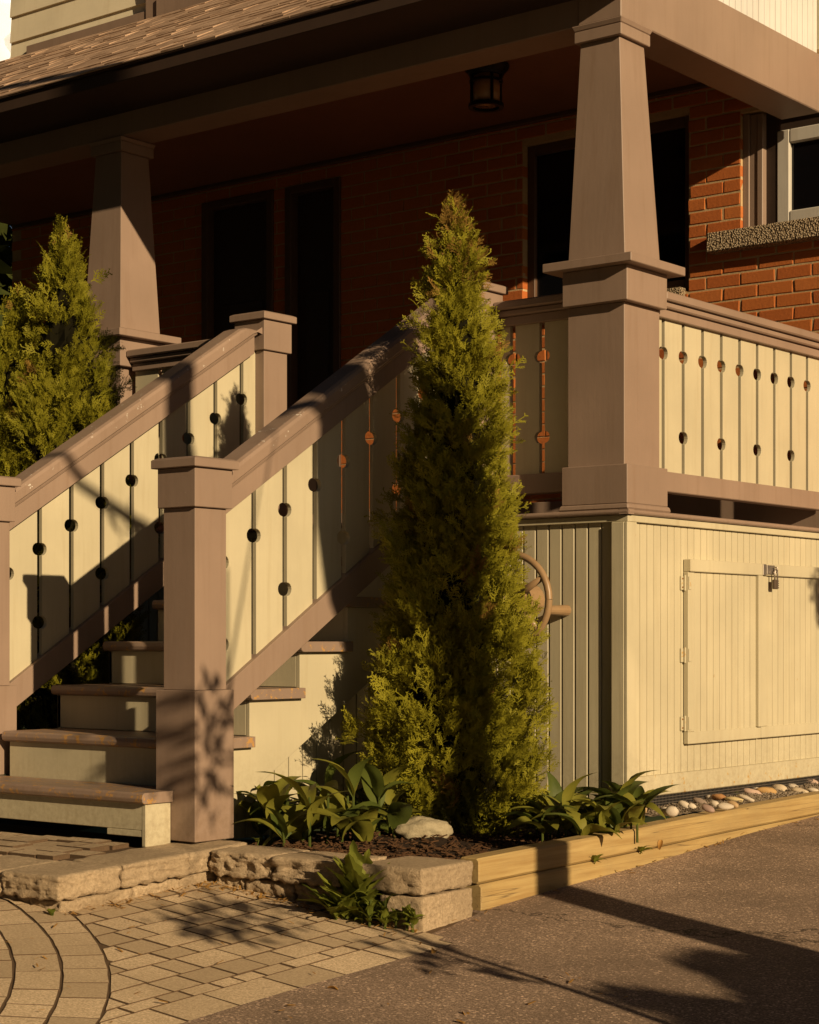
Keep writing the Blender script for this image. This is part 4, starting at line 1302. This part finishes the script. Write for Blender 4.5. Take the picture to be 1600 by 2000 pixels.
def cypress(label, cx, cy, zg, stems, n_total, seed, tipbrown):
    root = thing('cypress_tree', label, 'tree', (cx, cy, zg))
    P = []; D = []; S = []; brown = []
    core = MB()
    wts = [w for *_, w in stems]
    for (ox, oy, prof, wt) in stems:
        zs_ = np.array([p[0] for p in prof]); rs_ = np.array([p[1] for p in prof]); ds = np.array([p[2] for p in prof])
        n = int(n_total * wt / sum(wts))
        zf = np.linspace(zs_[0], zs_[-1], 400)
        rf_ = np.interp(zf, zs_, rs_)
        cum = np.cumsum(rf_ + 0.02); cum /= cum[-1]
        per_t = 20
        nt_ = n // per_t
        # upswept tufts, each a handful of flat sprays along a short branchlet
        tz = np.interp(nr.random(nt_), cum, zf); ta = nr.random(nt_) * 2 * np.pi
        tdep = np.where(nr.random(nt_) < 0.72, nr.uniform(0.78, 1.02, nt_), nr.uniform(0.50, 0.8, nt_))
        tsz = nr.uniform(0.6, 1.35, nt_)
        ttop = np.clip((tz - (zs_[-1] - 0.5)) / 0.5, 0, 1)
        tou = nr.uniform(0.30, 0.75, nt_) * (1 - 0.6 * ttop)
        tax = np.stack([np.cos(ta) * tou + nr.normal(0, 0.18, nt_), np.sin(ta) * tou + nr.normal(0, 0.18, nt_), 0.85 + nr.normal(0, 0.12, nt_)], 1)
        tax /= np.linalg.norm(tax, axis=1)[:, None]
        k_ = np.repeat(np.arange(nt_), per_t); n = len(k_)
        u = nr.random(n)
        z = tz[k_]; ang = ta[k_]; ca, sa = np.cos(ang), np.sin(ang)
        r0 = np.interp(z, zs_, rs_); drift = np.interp(z, zs_, ds)
        lm = lumps(ang, z, seed + ox)
        rr = np.maximum(r0 * lm * tdep[k_] * 0.94 - 0.035, 0.0)
        L_ = (0.05 + 0.08 * tsz[k_]) * (1 - 0.35 * ttop[k_])
        base_ = np.stack([cx + ox + drift * 0.78 + rr * ca, cy + oy + drift * 0.62 + rr * sa, z - 0.09], 1)
        wob = nr.normal(0, 1, (n, 3)) * (0.013 + 0.016 * (1 - u))[:, None] * tsz[k_][:, None]
        P.append(base_ + tax[k_] * (u * L_)[:, None] + wob)
        topness = ttop[k_]
        D.append(tax[k_] + wob * 11 + nr.normal(0, 0.16, (n, 3)))
        S.append((0.45 + 0.55 * (1 - u)) * nr.uniform(0.75, 1.15, n) * (0.75 + 0.3 * tsz[k_]))
        brown.append((nr.random(n) < tipbrown * topness ** 2) | (nr.random(nt_)[k_] < 0.012))
        # leaders at the tip
        m = 46
        zz = zs_[-1] - nr.random(m) * 0.17
        rt = np.interp(zz, zs_, rs_) * 0.75
        aa = nr.random(m) * 6.28
        P.append(np.stack([cx + ox + ds[-1] * 0.78 + rt * np.cos(aa), cy + oy + ds[-1] * 0.62 + rt * np.sin(aa), zz - 0.01], 1))
        D.append(np.stack([nr.normal(0, 0.16, m), nr.normal(0, 0.16, m), np.ones(m)], 1)); S.append(nr.uniform(0.7, 1.15, m))
        brown.append(nr.random(m) < tipbrown)
        # near-black core added to block light and darken the inside of the crown
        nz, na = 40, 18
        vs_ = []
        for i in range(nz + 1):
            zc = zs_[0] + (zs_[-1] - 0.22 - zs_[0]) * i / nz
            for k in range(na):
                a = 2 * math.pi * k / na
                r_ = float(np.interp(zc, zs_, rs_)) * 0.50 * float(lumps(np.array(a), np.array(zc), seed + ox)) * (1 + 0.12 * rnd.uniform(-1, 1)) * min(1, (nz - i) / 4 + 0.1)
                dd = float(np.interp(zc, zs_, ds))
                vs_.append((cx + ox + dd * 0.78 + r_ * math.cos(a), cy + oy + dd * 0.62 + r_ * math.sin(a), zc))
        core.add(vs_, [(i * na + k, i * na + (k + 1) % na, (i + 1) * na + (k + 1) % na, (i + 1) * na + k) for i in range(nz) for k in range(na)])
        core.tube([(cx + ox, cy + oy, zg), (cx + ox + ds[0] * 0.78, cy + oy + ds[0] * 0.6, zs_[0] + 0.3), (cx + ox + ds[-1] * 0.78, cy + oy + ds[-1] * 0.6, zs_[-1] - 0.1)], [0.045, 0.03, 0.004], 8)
    P = np.concatenate(P); D = np.concatenate(D); S = np.concatenate(S); brown = np.concatenate(brown)
    for nm, sel, mat in (('crown', ~brown, CONIFER), ('browned_tips', brown, CONIFER_TIP)):
        if sel.sum() == 0: continue
        k = int(sel.sum())
        V, F = scatter_sprays(P[sel], D[sel], S[sel], nr.random(k) * 6.28)
        org = np.array([cx, cy, zg])
        link_mesh(nm, raw_mesh(nm, V - org, F, 4, mat), root, org)
    obj('trunk', core, CONIFER_IN, root, smooth=False)  # trunk joined with the added light-blocking core
    return root

def prof_from_pixels(rows, scale, drift0):
    """(z, radius, sideways drift) read off the photograph at the tree's own distance"""
    return [((1248 - y) / scale, w / scale, (x - drift0) / scale) for (y, x, w) in rows]
main_prof = prof_from_pixels([(1606, 930, 50), (1580, 920, 95), (1530, 900, 135), (1470, 882, 156), (1400, 870, 166), (1290, 882, 148), (1200, 888, 128), (1100, 888, 114), (1000, 888, 112), (900, 888, 98), (850, 892, 88), (780, 895, 78), (700, 897, 66), (620, 888, 50), (560, 889, 43), (500, 892, 37), (450, 893, 27), (415, 890, 18), (395, 888, 5)], 460.0, 895)
cypress('tall narrow columnar cypress standing in the corner flower bed', -0.435, -0.66, -0.83, [(0, 0, main_prof, 1.0)], 17000, 1.0, 0.55)
lp = prof_from_pixels([(1500, 130, 60), (1380, 130, 130), (1200, 130, 150), (1000, 142, 150), (900, 150, 146), (800, 142, 126), (720, 136, 100), (640, 134, 72), (580, 134, 56), (520, 132, 34), (470, 130, 14), (445, 129, 4)], 381.0, 130)
lp2 = prof_from_pixels([(1400, 30, 60), (1200, 30, 110), (1000, 30, 120), (900, 30, 118), (800, 32, 92), (720, 40, 60), (670, 42, 40), (620, 46, 20), (575, 48, 4)], 381.0, 40)
cypress('bushy bright green two tipped cypress left of the steps', -3.0, -0.62, -0.86, [(0, 0, lp, 1.0), (-0.245, -0.10, lp2, 0.75)], 21000, 4.0, 0.06)

# broad-leaved clumps
def leaf_mesh(name, L, W, fold, curl, mat, seed, tip=1.0, wav=0.0):
    rg = random.Random(seed)
    nrow = 9
    V = []; F = []
    for i in range(nrow + 1):
        u = i / nrow
        w = W * 0.5 * (math.sin(math.pi * min(1, u ** 0.8)) ** 0.85) * (1 - 0.25 * u) + 0.002 * (1 - u)
        ang = curl * u * u
        zc = L * (u - 0.18 * abs(curl) * u ** 3)
        yc = -L * math.sin(ang) * u * 0.55
        for k in (-1, -0.5, 0, 0.5, 1):
            V.append((k * w, yc + fold * abs(k) * w + wav * math.sin(u * 9 + k * 2) * w, zc))
    for i in range(nrow):
        for k in range(4):
            a = i * 5 + k
            F.append((a, a + 1, a + 6, a + 5))
    me = bpy.data.meshes.new(name)
    me.from_pydata(V, [], F)
    for p in me.polygons: p.use_smooth = True
    me.materials.append(mat)
    return me
LEAVES = [leaf_mesh('leaf', rnd.uniform(0.17, 0.25), rnd.uniform(0.062, 0.088), rnd.uniform(0.15, 0.6), rnd.uniform(0.0, 1.9), LILY if i % 3 else LILY_D, i, wav=0.12) for i in range(10)]

def clump(name, label, cat, shoots, zf, leaves, per, tilt, scale, part='leaf', group=None, hmax=0.05):
    cx = sum(p[0] for p in shoots) / len(shoots); cy = sum(p[1] for p in shoots) / len(shoots)
    root = thing(name, label, cat, (cx, cy, zf(cx, cy)), group)
    stems = MB()
    for (x, y) in shoots:
        z = zf(x, y)
        a0 = rnd.uniform(0, 6.28)
        n = per if isinstance(per, int) else rnd.randint(*per)
        h = rnd.uniform(0.015, hmax) * scale
        stems.tube([(x, y, z - 0.015), (x + rnd.uniform(-.006, .006), y + rnd.uniform(-.006, .006), z + h)], [0.005 * scale, 0.004 * scale], 6)
        for k in range(n):
            a = a0 + 2 * math.pi * k / n + rnd.uniform(-0.4, 0.4)
            t = rnd.uniform(*tilt)
            o = bpy.data.objects.new(part, leaves[rnd.randrange(len(leaves))]); COL.objects.link(o)
            o.parent = root
            o.location = Vector((x, y, z + h * rnd.uniform(0.2, 0.9))) - Vector(root.location)
            q = Matrix.Rotation(a, 4, 'Z') @ Matrix.Rotation(t, 4, 'X') @ Matrix.Rotation(rnd.uniform(-0.5, 0.5), 4, 'Z')
            o.rotation_euler = q.to_euler()
            s = rnd.uniform(0.75, 1.15) * scale
            o.scale = (s, s, s)
    obj('stems', stems, LILY_D, root, kind='stuff')
    return root
def px_shoots(lst, z):
    out = []
    for (px, py) in lst:
        p = at_z(px, py, z); out.append((p.x, p.y))
    return out
random_state = rnd.getstate()
left_s = [(px, 1600 + (py - 1545) * 0.80) for (px, py) in [(535, 1590), (560, 1580), (590, 1600), (640, 1530), (660, 1520), (690, 1520), (620, 1535), (720, 1525), (745, 1530), (770, 1540), (585, 1540), (680, 1545), (575, 1562), (610, 1575), (640, 1600), (628, 1560), (660, 1588), (690, 1600), (675, 1565), (705, 1575), (650, 1545), (700, 1550), (735, 1570), (740, 1596), (762, 1590), (720, 1545), (600, 1548), (760, 1560), (548, 1560), (520, 1575), (530, 1606), (556, 1612), (605, 1615), (668, 1612), (715, 1608), (770, 1600), (510, 1590), (565, 1550), (640, 1570), (612, 1545), (700, 1535), (755, 1545), (680, 1600)]]
clump('lily_clump', 'leafy lily of the valley clump between the steps and the tall cypress', 'plant', px_shoots(left_s, -0.82), lambda x, y: -0.835, LEAVES, (3, 5), (0.15, 1.15), 1.22, hmax=0.20)
right_s = [(px, 1590 + (py - 1556) * 0.80) for (px, py) in [(1050, 1590), (1075, 1600), (1085, 1572), (1105, 1606), (1120, 1585), (1140, 1600), (1150, 1575), (1165, 1604), (1180, 1588), (1200, 1598), (1215, 1590), (1232, 1600), (1100, 1560), (1130, 1560), (1245, 1602), (1070, 1556), (1190, 1580), (1060, 1606), (1090, 1590), (1112, 1575), (1135, 1612), (1155, 1590), (1176, 1606), (1205, 1606), (1222, 1585), (1250, 1592), (1145, 1550), (1085, 1545), (1115, 1545)]]
clump('lily_clump', 'leafy lily of the valley clump at the skirting corner beside the timber', 'plant', px_shoots(right_s, -0.80), lambda x, y: -0.825, LEAVES, (3, 5), (0.15, 1.1), 1.05, hmax=0.14)
SMALL = [leaf_mesh('leaf', 0.055, 0.024, 0.3, 0.6, WEED, 50 + i) for i in range(3)]
LOBED = []
def lobed_mesh(name, L, W, lobes, mat, seed):
    rg = random.Random(seed)
    V = [(0, 0, 0)]; 
    n = lobes * 2
    left = []; right = []
    for i in range(n + 1):
        u = i / n
        w = W * 0.5 * math.sin(math.pi * (0.12 + 0.86 * u)) * (1.0 if i % 2 else 0.62) * rg.uniform(0.9, 1.1)
        left.append((-w, 0.25 * w - 0.3 * L * u * u, L * u)); right.append((w, 0.25 * w - 0.3 * L * u * u, L * u))
    V = []; F = []
    for i in range(n + 1):
        u = i / n
        V += [left[i], (0, -0.3 * L * u * u, L * u), right[i]]
    for i in range(n):
        a = i * 3
        F += [(a, a + 1, a + 4, a + 3), (a + 1, a + 2, a + 5, a + 4)]
    me = bpy.data.meshes.new(name); me.from_pydata(V, [], F); me.materials.append(mat)
    return me
LOBED = [lobed_mesh('leaf', 0.13, 0.055, 5, WEED, i) for i in range(4)]
BROAD = [lobed_mesh('leaf', 0.09, 0.075, 5, WEED, 20 + i) for i in range(3)]
pz = lambda z0: (lambda x, y: z0)
def at_wall(lst):
    out = []
    for s_, off in lst:
        p = WA + wd * s_ - wn_ * off
        out.append((p.x, p.y))
    return out
clump('dandelion', 'jagged leaved dandelion growing from the gap in the stone edging', 'weed', at_wall([(0.665, 0.05), (0.70, 0.06), (0.68, 0.09), (0.72, 0.03)]), lambda x, y: patio_z(x, y) - 0.004, LOBED, 8, (0.3, 1.15), 1.2, hmax=0.03)
clump('weed', 'tall leafy weed in front of the broken edging stone', 'weed', at_wall([(0.73, 0.035), (0.755, 0.05), (0.745, 0.02)]), lambda x, y: patio_z(x, y) - 0.004, LOBED, 8, (0.0, 0.7), 1.5, hmax=0.14)
clump('weed', 'low trailing weed at the pale corner stone', 'weed', at_wall([(0.80, 0.05), (0.83, 0.03), (0.86, 0.045), (0.90, 0.03), (0.82, 0.08), (0.94, 0.025), (0.78, 0.07), (0.88, 0.07), (0.97, 0.03)]), lambda x, y: patio_z(x, y) - 0.004, SMALL, 9, (0.1, 1.2), 1.1, hmax=0.10)
clump('ground_cover', 'small fleshy leaved ground cover beside the flat fieldstone', 'plant', px_shoots([(725, 1608), (740, 1600), (755, 1612), (770, 1598), (748, 1590), (785, 1590), (800, 1582), (815, 1580), (765, 1622), (735, 1622), (790, 1600), (830, 1580), (777, 1610)], -0.795), pz(-0.806), SMALL, 9, (0.15, 1.3), 0.66)
clump('maple_seedling', 'bright green maple seedling behind the right newel post base', 'seedling', px_shoots([(515, 1606), (523, 1600)], -0.815), pz(-0.825), BROAD, 5, (0.7, 1.35), 0.85)
clump('grape_seedling', 'pale green broad leaved seedling leaning over the timber edging', 'seedling', px_shoots([(1158, 1628), (1172, 1630)], -0.80), pz(-0.815), BROAD, 4, (0.3, 1.3), 1.25)
clump('weed', 'small leafy seedling among the river stones', 'weed', px_shoots([(1440, 1550)], -0.77), pz(-0.785), BROAD, 5, (0.3, 1.2), 0.9)
clump('weed', 'sprig growing in the corner where the two stone walls meet', 'weed', px_shoots([(388, 1722), (398, 1718)], -0.935), pz(-0.945), SMALL, 6, (0.2, 1.2), 0.8)
clump('weed', 'tiny sprout at the front corner of the landing stones', 'weed', px_shoots([(100, 1788)], -0.965), pz(-0.975), SMALL, 5, (0.2, 0.8), 0.75)
clump('weed', 'tiny sprout on top of the first edging slab', 'weed', px_shoots([(502, 1642)], -0.80), pz(-0.81), SMALL, 5, (0.5, 1.3), 0.5)
def on_timber(z, y, lab):
    root = thing('weed', lab, 'weed', (0.276, y, z))
    obj('stem', MB().tube([(0.272, y, z), (0.285, y - 0.01, z + 0.012)], 0.0025, 5), WEED, root)
    for k in range(4):
        o = bpy.data.objects.new('leaf', SMALL[k % 3]); COL.objects.link(o); o.parent = root
        o.location = (0.006, -0.008, 0.01)
        o.rotation_euler = (rnd.uniform(0.6, 1.3), 0, R(90) + rnd.uniform(-1.4, 1.4)); o.scale = (1.1, 1.1, 1.1)
on_timber(-0.902, -0.70, 'leafy sprig sprouting from the joint between the timbers, nearer one')
on_timber(-0.893, -0.35, 'leafy sprig sprouting from the joint between the timbers, farther one')
for (px, py, z, lab, rz) in ((1263, 1640, -0.85, 'curled dry leaf hanging over the upper timber', 0.3), (905, 1982, -1.115, 'curled brown leaf lying on the asphalt near the bottom edge', 1.0), (640, 1933, -1.085, 'small dark pod lying on the paver edge', 2.0), (850, 1858, -1.05, 'yellowed leaf lying where patio meets asphalt', 0.5)):
    p = at_z(px, py, z)
    if z > -0.9: p = Vector((0.28, p.y, z))
    o = bpy.data.objects.new('fallen_leaf', leaf_mesh('fallen_leaf', 0.05, 0.022, 0.6, 1.2, DRY, int(px))); COL.objects.link(o)
    o.location = (p.x, p.y, p.z + 0.004); o.rotation_euler = (1.4 if z < -0.9 else 2.6, 0.2, rz)
    tag(o, lab, 'leaf')

# ------------------------------------------------------------------ beyond the porch and across the drive
def leafy_crown(name, c, rad, n, size, mat, parent, flat=1.0, shell=0.5):
    u = nr.normal(size=(n, 3)); u /= np.linalg.norm(u, axis=1)[:, None]
    lump = 1 + 0.28 * np.sin(u[:, 0] * 4.1 + c[0]) * np.cos(u[:, 2] * 5.3 + c[1]) + 0.2 * np.sin(u[:, 1] * 7.7 + 2 * u[:, 2] * 3)
    r = (shell + (1 - shell) * nr.random(n)) * lump
    p = u * np.array(rad)[None] * r[:, None]
    p[:, 2] *= flat
    d_ = u + nr.normal(0, 0.7, (n, 3)); d_ /= np.linalg.norm(d_, axis=1)[:, None]
    t = np.cross(d_, nr.normal(size=(n, 3))); t /= np.linalg.norm(t, axis=1)[:, None]
    s_ = size * nr.uniform(0.6, 1.3, n)
    a = d_ * s_[:, None]; b = t * (s_ * 0.45)[:, None]
    V = np.stack([p - a * 0.5, p + b * 0.5, p + a * 0.5, p - b * 0.5], 1).reshape(-1, 3)
    F = np.arange(4 * n)
    return link_mesh(name, raw_mesh(name, V, F, 4, mat), parent, c)
def small_tree(name, label, base, trunk_r, trunk_top, crowns, mat, cat='tree'):
    root = thing(name, label, cat, base)
    mb = MB().tube([base, (base[0] + 0.02, base[1] - 0.01, base[2] + (trunk_top - base[2]) * 0.5), (base[0], base[1], trunk_top)], [trunk_r, trunk_r * 0.85, trunk_r * 0.5], 10)
    for (c, rad, n, size) in crowns:
        mb.tube([(base[0], base[1], trunk_top - 0.15 * (trunk_top - base[2])), c], [trunk_r * 0.55, trunk_r * 0.2], 6)
    obj('trunk', mb, BARK, root)
    for (c, rad, n, size) in crowns:
        leafy_crown('crown', c, rad, n, size, mat, root)
    return root
sx, sy = 0.959, -0.284      # towards the sun on the ground
# leaning tree across the drive whose trunk shadow crosses the asphalt, timbers, cypress and steps
def on_line(c, t=4.5): return (0.27 + t * sx, (c + 0.296 * 0.27) + t * sy)
lt = thing('leaning_tree', 'leaning street tree with a bent trunk across the driveway', 'tree', (0.27 + 4.5 * sx, -0.992 + 4.5 * sy, -1.3))
def tp(c, z):
    y0 = c - 0.296 * 0.27            # where the shadow line meets the timber plane
    return (0.27 + 4.5 * sx, y0 + 4.5 * sy, z)
CM = -0.992 + 0.296 * 0.27
tm = MB().tube([tp(CM, -1.4), tp(CM, 0.0), tp(CM - 0.005, 1.5), tp(CM - 0.04, 1.85), tp(CM - 0.10, 2.10), tp(CM - 0.13, 2.40), tp(CM - 0.19, 2.75), tp(CM - 0.26, 3.05), tp(CM - 0.315, 3.4), tp(CM - 0.34, 4.2), tp(CM - 0.33, 6.6), tp(CM - 0.30, 9.0)],
               [0.125, 0.112, 0.112, 0.155, 0.235, 0.265, 0.22, 0.14, 0.095, 0.085, 0.075, 0.05], 14)
tm.tube([tp(CM - 0.24, 2.80), tp(CM - 0.55, 2.92), tp(CM - 0.95, 3.10), tp(CM - 1.3, 3.4)], [0.05, 0.034, 0.026, 0.012], 8)
for k in range(5):
    a = 1.256 * k
    b0 = tp(CM - 0.33, 7.4 + 0.25 * k)
    tm.tube([b0, (b0[0] + 0.6 * math.cos(a), b0[1] + 0.6 * math.sin(a), b0[2] + 0.7), (b0[0] + 1.1 * math.cos(a), b0[1] + 1.1 * math.sin(a), b0[2] + 1.2)], [0.045, 0.03, 0.012], 7)
obj('trunk', tm, BARK, lt)
cb = tp(CM - 0.31, 9.8)
leafy_crown('crown', cb, (1.5, 1.5, 1.2), 6000, 0.12, DARKLEAF, lt)
small_tree('round_shrub', 'rounded dense shrub on a stem across the driveway', (2.75 + 4.7 * sx, -2.18 + 4.7 * sy, -1.35), 0.05, 0.05, [((2.75 + 4.7 * sx, -2.18 + 4.7 * sy, 0.42), (0.66, 0.66, 0.54), 26000, 0.085)], DARKLEAF, 'shrub')
small_tree('sapling', 'thin young sapling with sparse leaves beside the driveway', (0.56 + 3.3 * sx, -2.02 + 3.3 * sy, -1.3), 0.016, 1.9,
           [((3.72, -3.16, 1.18), (0.20, 0.20, 0.30), 150, 0.075), ((3.74, -3.44, 0.40), (0.22, 0.30, 0.14), 170, 0.075), ((3.70, -2.66, 2.62), (0.13, 0.12, 0.10), 34, 0.07), ((3.76, -3.05, 0.05), (0.16, 0.18, 0.12), 70, 0.07)], DARKLEAF)
small_tree('garden_tree', 'small round headed tree beside the driveway towards the back', (0.05 + 5.0 * sx, 2.42 + 5.0 * sy, -1.3), 0.05, 1.2, [((0.05 + 5.0 * sx, 2.40 + 5.0 * sy, 1.72), (0.50, 0.50, 0.46), 9000, 0.08)], DARKLEAF)
# dark growth left of the house, glimpsed past the end of the porch
for i, (x, y, h, w, lab) in enumerate(((-13.5, 4.0, 6.5, 2.2, 'dark broad tree beyond the far end of the porch'), (-11.8, 7.5, 5.5, 2.2, 'dark tree behind the broad one, beyond the porch end'), (-15.5, 3.2, 7.0, 3.0, 'dark tree farthest left beyond the porch end'))):
    small_tree('background_tree', lab, (x, y, -1.6), 0.18, 1.0, [((x, y, h * 0.42), (w, w, h * 0.5), 14000, 0.38)], DARKLEAF)
rb = thing('red_leaved_shrub', 'dark red leaved potted shrub at the far end of the porch', 'shrub', (-6.35, 0.9, 0.573))
obj('trunk', MB().tube([(-6.35, 0.9, 0.6), (-6.33, 0.92, 1.6), (-6.36, 0.9, 2.3)], [0.03, 0.02, 0.008], 7), BARK, rb)
obj('pot', MB().lathe([(0.12, 0.0), (0.17, 0.32), (0.185, 0.33), (0.185, 0.36), (0.15, 0.36)], (-6.35, 0.9, 0.573), 20), PLASTIC, rb)
leafy_crown('crown', (-6.35, 0.9, 2.25), (0.36, 0.30, 0.42), 420, 0.085, REDLEAF, rb)

# unseen trees and a house added to keep most open sky off the porch
def sky_block_tree(i, x, y, h, w, lab):
    root = thing('sky_block_tree', lab, 'tree', (x, y, -1.6), 'tall unseen trees added to block the sky')
    mb = MB().tube([(x, y, -1.6), (x + 0.1, y, 1.0), (x, y + 0.1, h * 0.5)], [0.32, 0.25, 0.14], 12)
    obj('trunk', mb, BARK, root)
    cz = h * 0.60
    bm = bmesh.new(); bmesh.ops.create_icosphere(bm, subdivisions=4, radius=1)
    for v in bm.verts:
        k = 0.86 + 0.22 * mnoise.noise(v.co * 2.2 + Vector((i * 3.3, 0, 0))) + 0.10 * mnoise.noise(v.co * 6 + Vector((0, i, 0)))
        v.co = Vector((v.co.x * w * k + x, v.co.y * w * k + y, v.co.z * h * 0.46 * k + cz))
    bm.verts.index_update()
    m2 = MB(); m2.v = [tuple(v.co) for v in bm.verts]; m2.f = [tuple(q.index for q in f.verts) for f in bm.faces]; bm.free()
    obj('inner_crown', m2, DARKLEAF, root)
    leafy_crown('crown', (x, y, cz), (w, w, h * 0.46), 6000, 0.55, DARKLEAF, root, shell=0.75)
for i, (x, y, h, w) in enumerate(((-17, -15, 15, 5.0), (-9, -19, 17, 5.5), (-1, -21, 18, 6.0), (8, -20, 17, 5.5), (-14, -25, 21, 6.0), (3, -27, 22, 6.5), (15, -24, 19, 6.0), (-20, -7, 14, 4.5), (-5, -14, 13, 4.0), (5, -15, 14, 4.2), (-13, -20, 19, 5.5), (11, -15.5, 13, 4.0))):
    sky_block_tree(i, x, y, h, w, 'tall leafy tree added behind the camera, number %s from the left end' % ORD[i] if False else ('tall dark leafy tree added behind the viewer to block the sky', )[0])
nb = thing('sky_block_house', 'plain two storey brick house added out of view to block the sky', 'house', (12, 9, -1.6))  # unseen house, added to cut the sky light
obj('wall', MB().box(8.5, 4.2, -1.7, 17, 15, 5.5), BRICK, nb)
obj('roof', MB().prism([(8.1, 5.5), (17.4, 5.5), (12.75, 9.0)], 'y', 3.8, 15.4), SHINGLE, nb)
for zz in (0.2, 3.2):
    for yy in (6.5, 10.5):
        f_ = obj('window', MB().box(8.44, yy, zz, 8.52, yy + 1.2, zz + 1.5), WHITE, nb)
        obj('pane', MB().box(8.425, yy + 0.08, zz + 0.08, 8.439, yy + 1.12, zz + 1.42), GLASS, f_)

gl = thing('garden_lantern', 'small pale garden lantern on a post far beyond the porch end', 'lantern', (-7.62, 2.55, -1.6))
gx, gy = -7.62, 2.55
obj('post', MB().tube([(gx, gy, -1.6), (gx, gy, 2.62)], 0.03, 8), IRON, gl)
obj('housing', MB().lathe([(0.05, 2.62), (0.085, 2.66), (0.07, 2.80), (0.03, 2.84)], (gx, gy, 0), 8), WHITE, gl)
obj('roof_cone', MB().lathe([(0.12, 2.845), (0.02, 2.98)], (gx, gy, 0), 8), WHITE, gl)

cl = MB()  # lumpy mass added to stand in for a patch of pale sky
for (ox, oy, oz, r_) in ((0, 0, 0, 14), (16, 8, -3, 12), (-14, -8, -2, 13), (6, 2, 9, 10), (-6, 0, 6, 9), (28, 16, -6, 10), (-28, -18, -5, 11), (2, 0, -12, 13), (14, 8, -16, 14), (-12, -8, -14, 13)):
    bm = bmesh.new(); bmesh.ops.create_icosphere(bm, subdivisions=4, radius=1)
    for v in bm.verts:
        k = 1 + 0.16 * mnoise.fractal(v.co * 2.2 + Vector((ox, oy, oz)), 0.9, 2.0, 4)
        v.co = Vector((v.co.x * r_ * k + ox, v.co.y * r_ * k + oy, v.co.z * r_ * 0.8 * k + oz))
    bm.verts.index_update()
    cl.add([tuple(v.co) for v in bm.verts], [tuple(q.index for q in f.verts) for f in bm.faces]); bm.free()
cl.v = [(x - 190.0, y + 148.0, z + 84.0) for (x, y, z) in cl.v]
PALE_SKY = plain('pale_sky_white', (0.70, 0.76, 0.88), 1.0, 0, 0.0)
o = obj('pale_sky_mass', cl, PALE_SKY, smooth=True); tag(o, 'bright lumpy mass added behind the house in place of pale sky', 'pale_sky_mass', kind='structure')
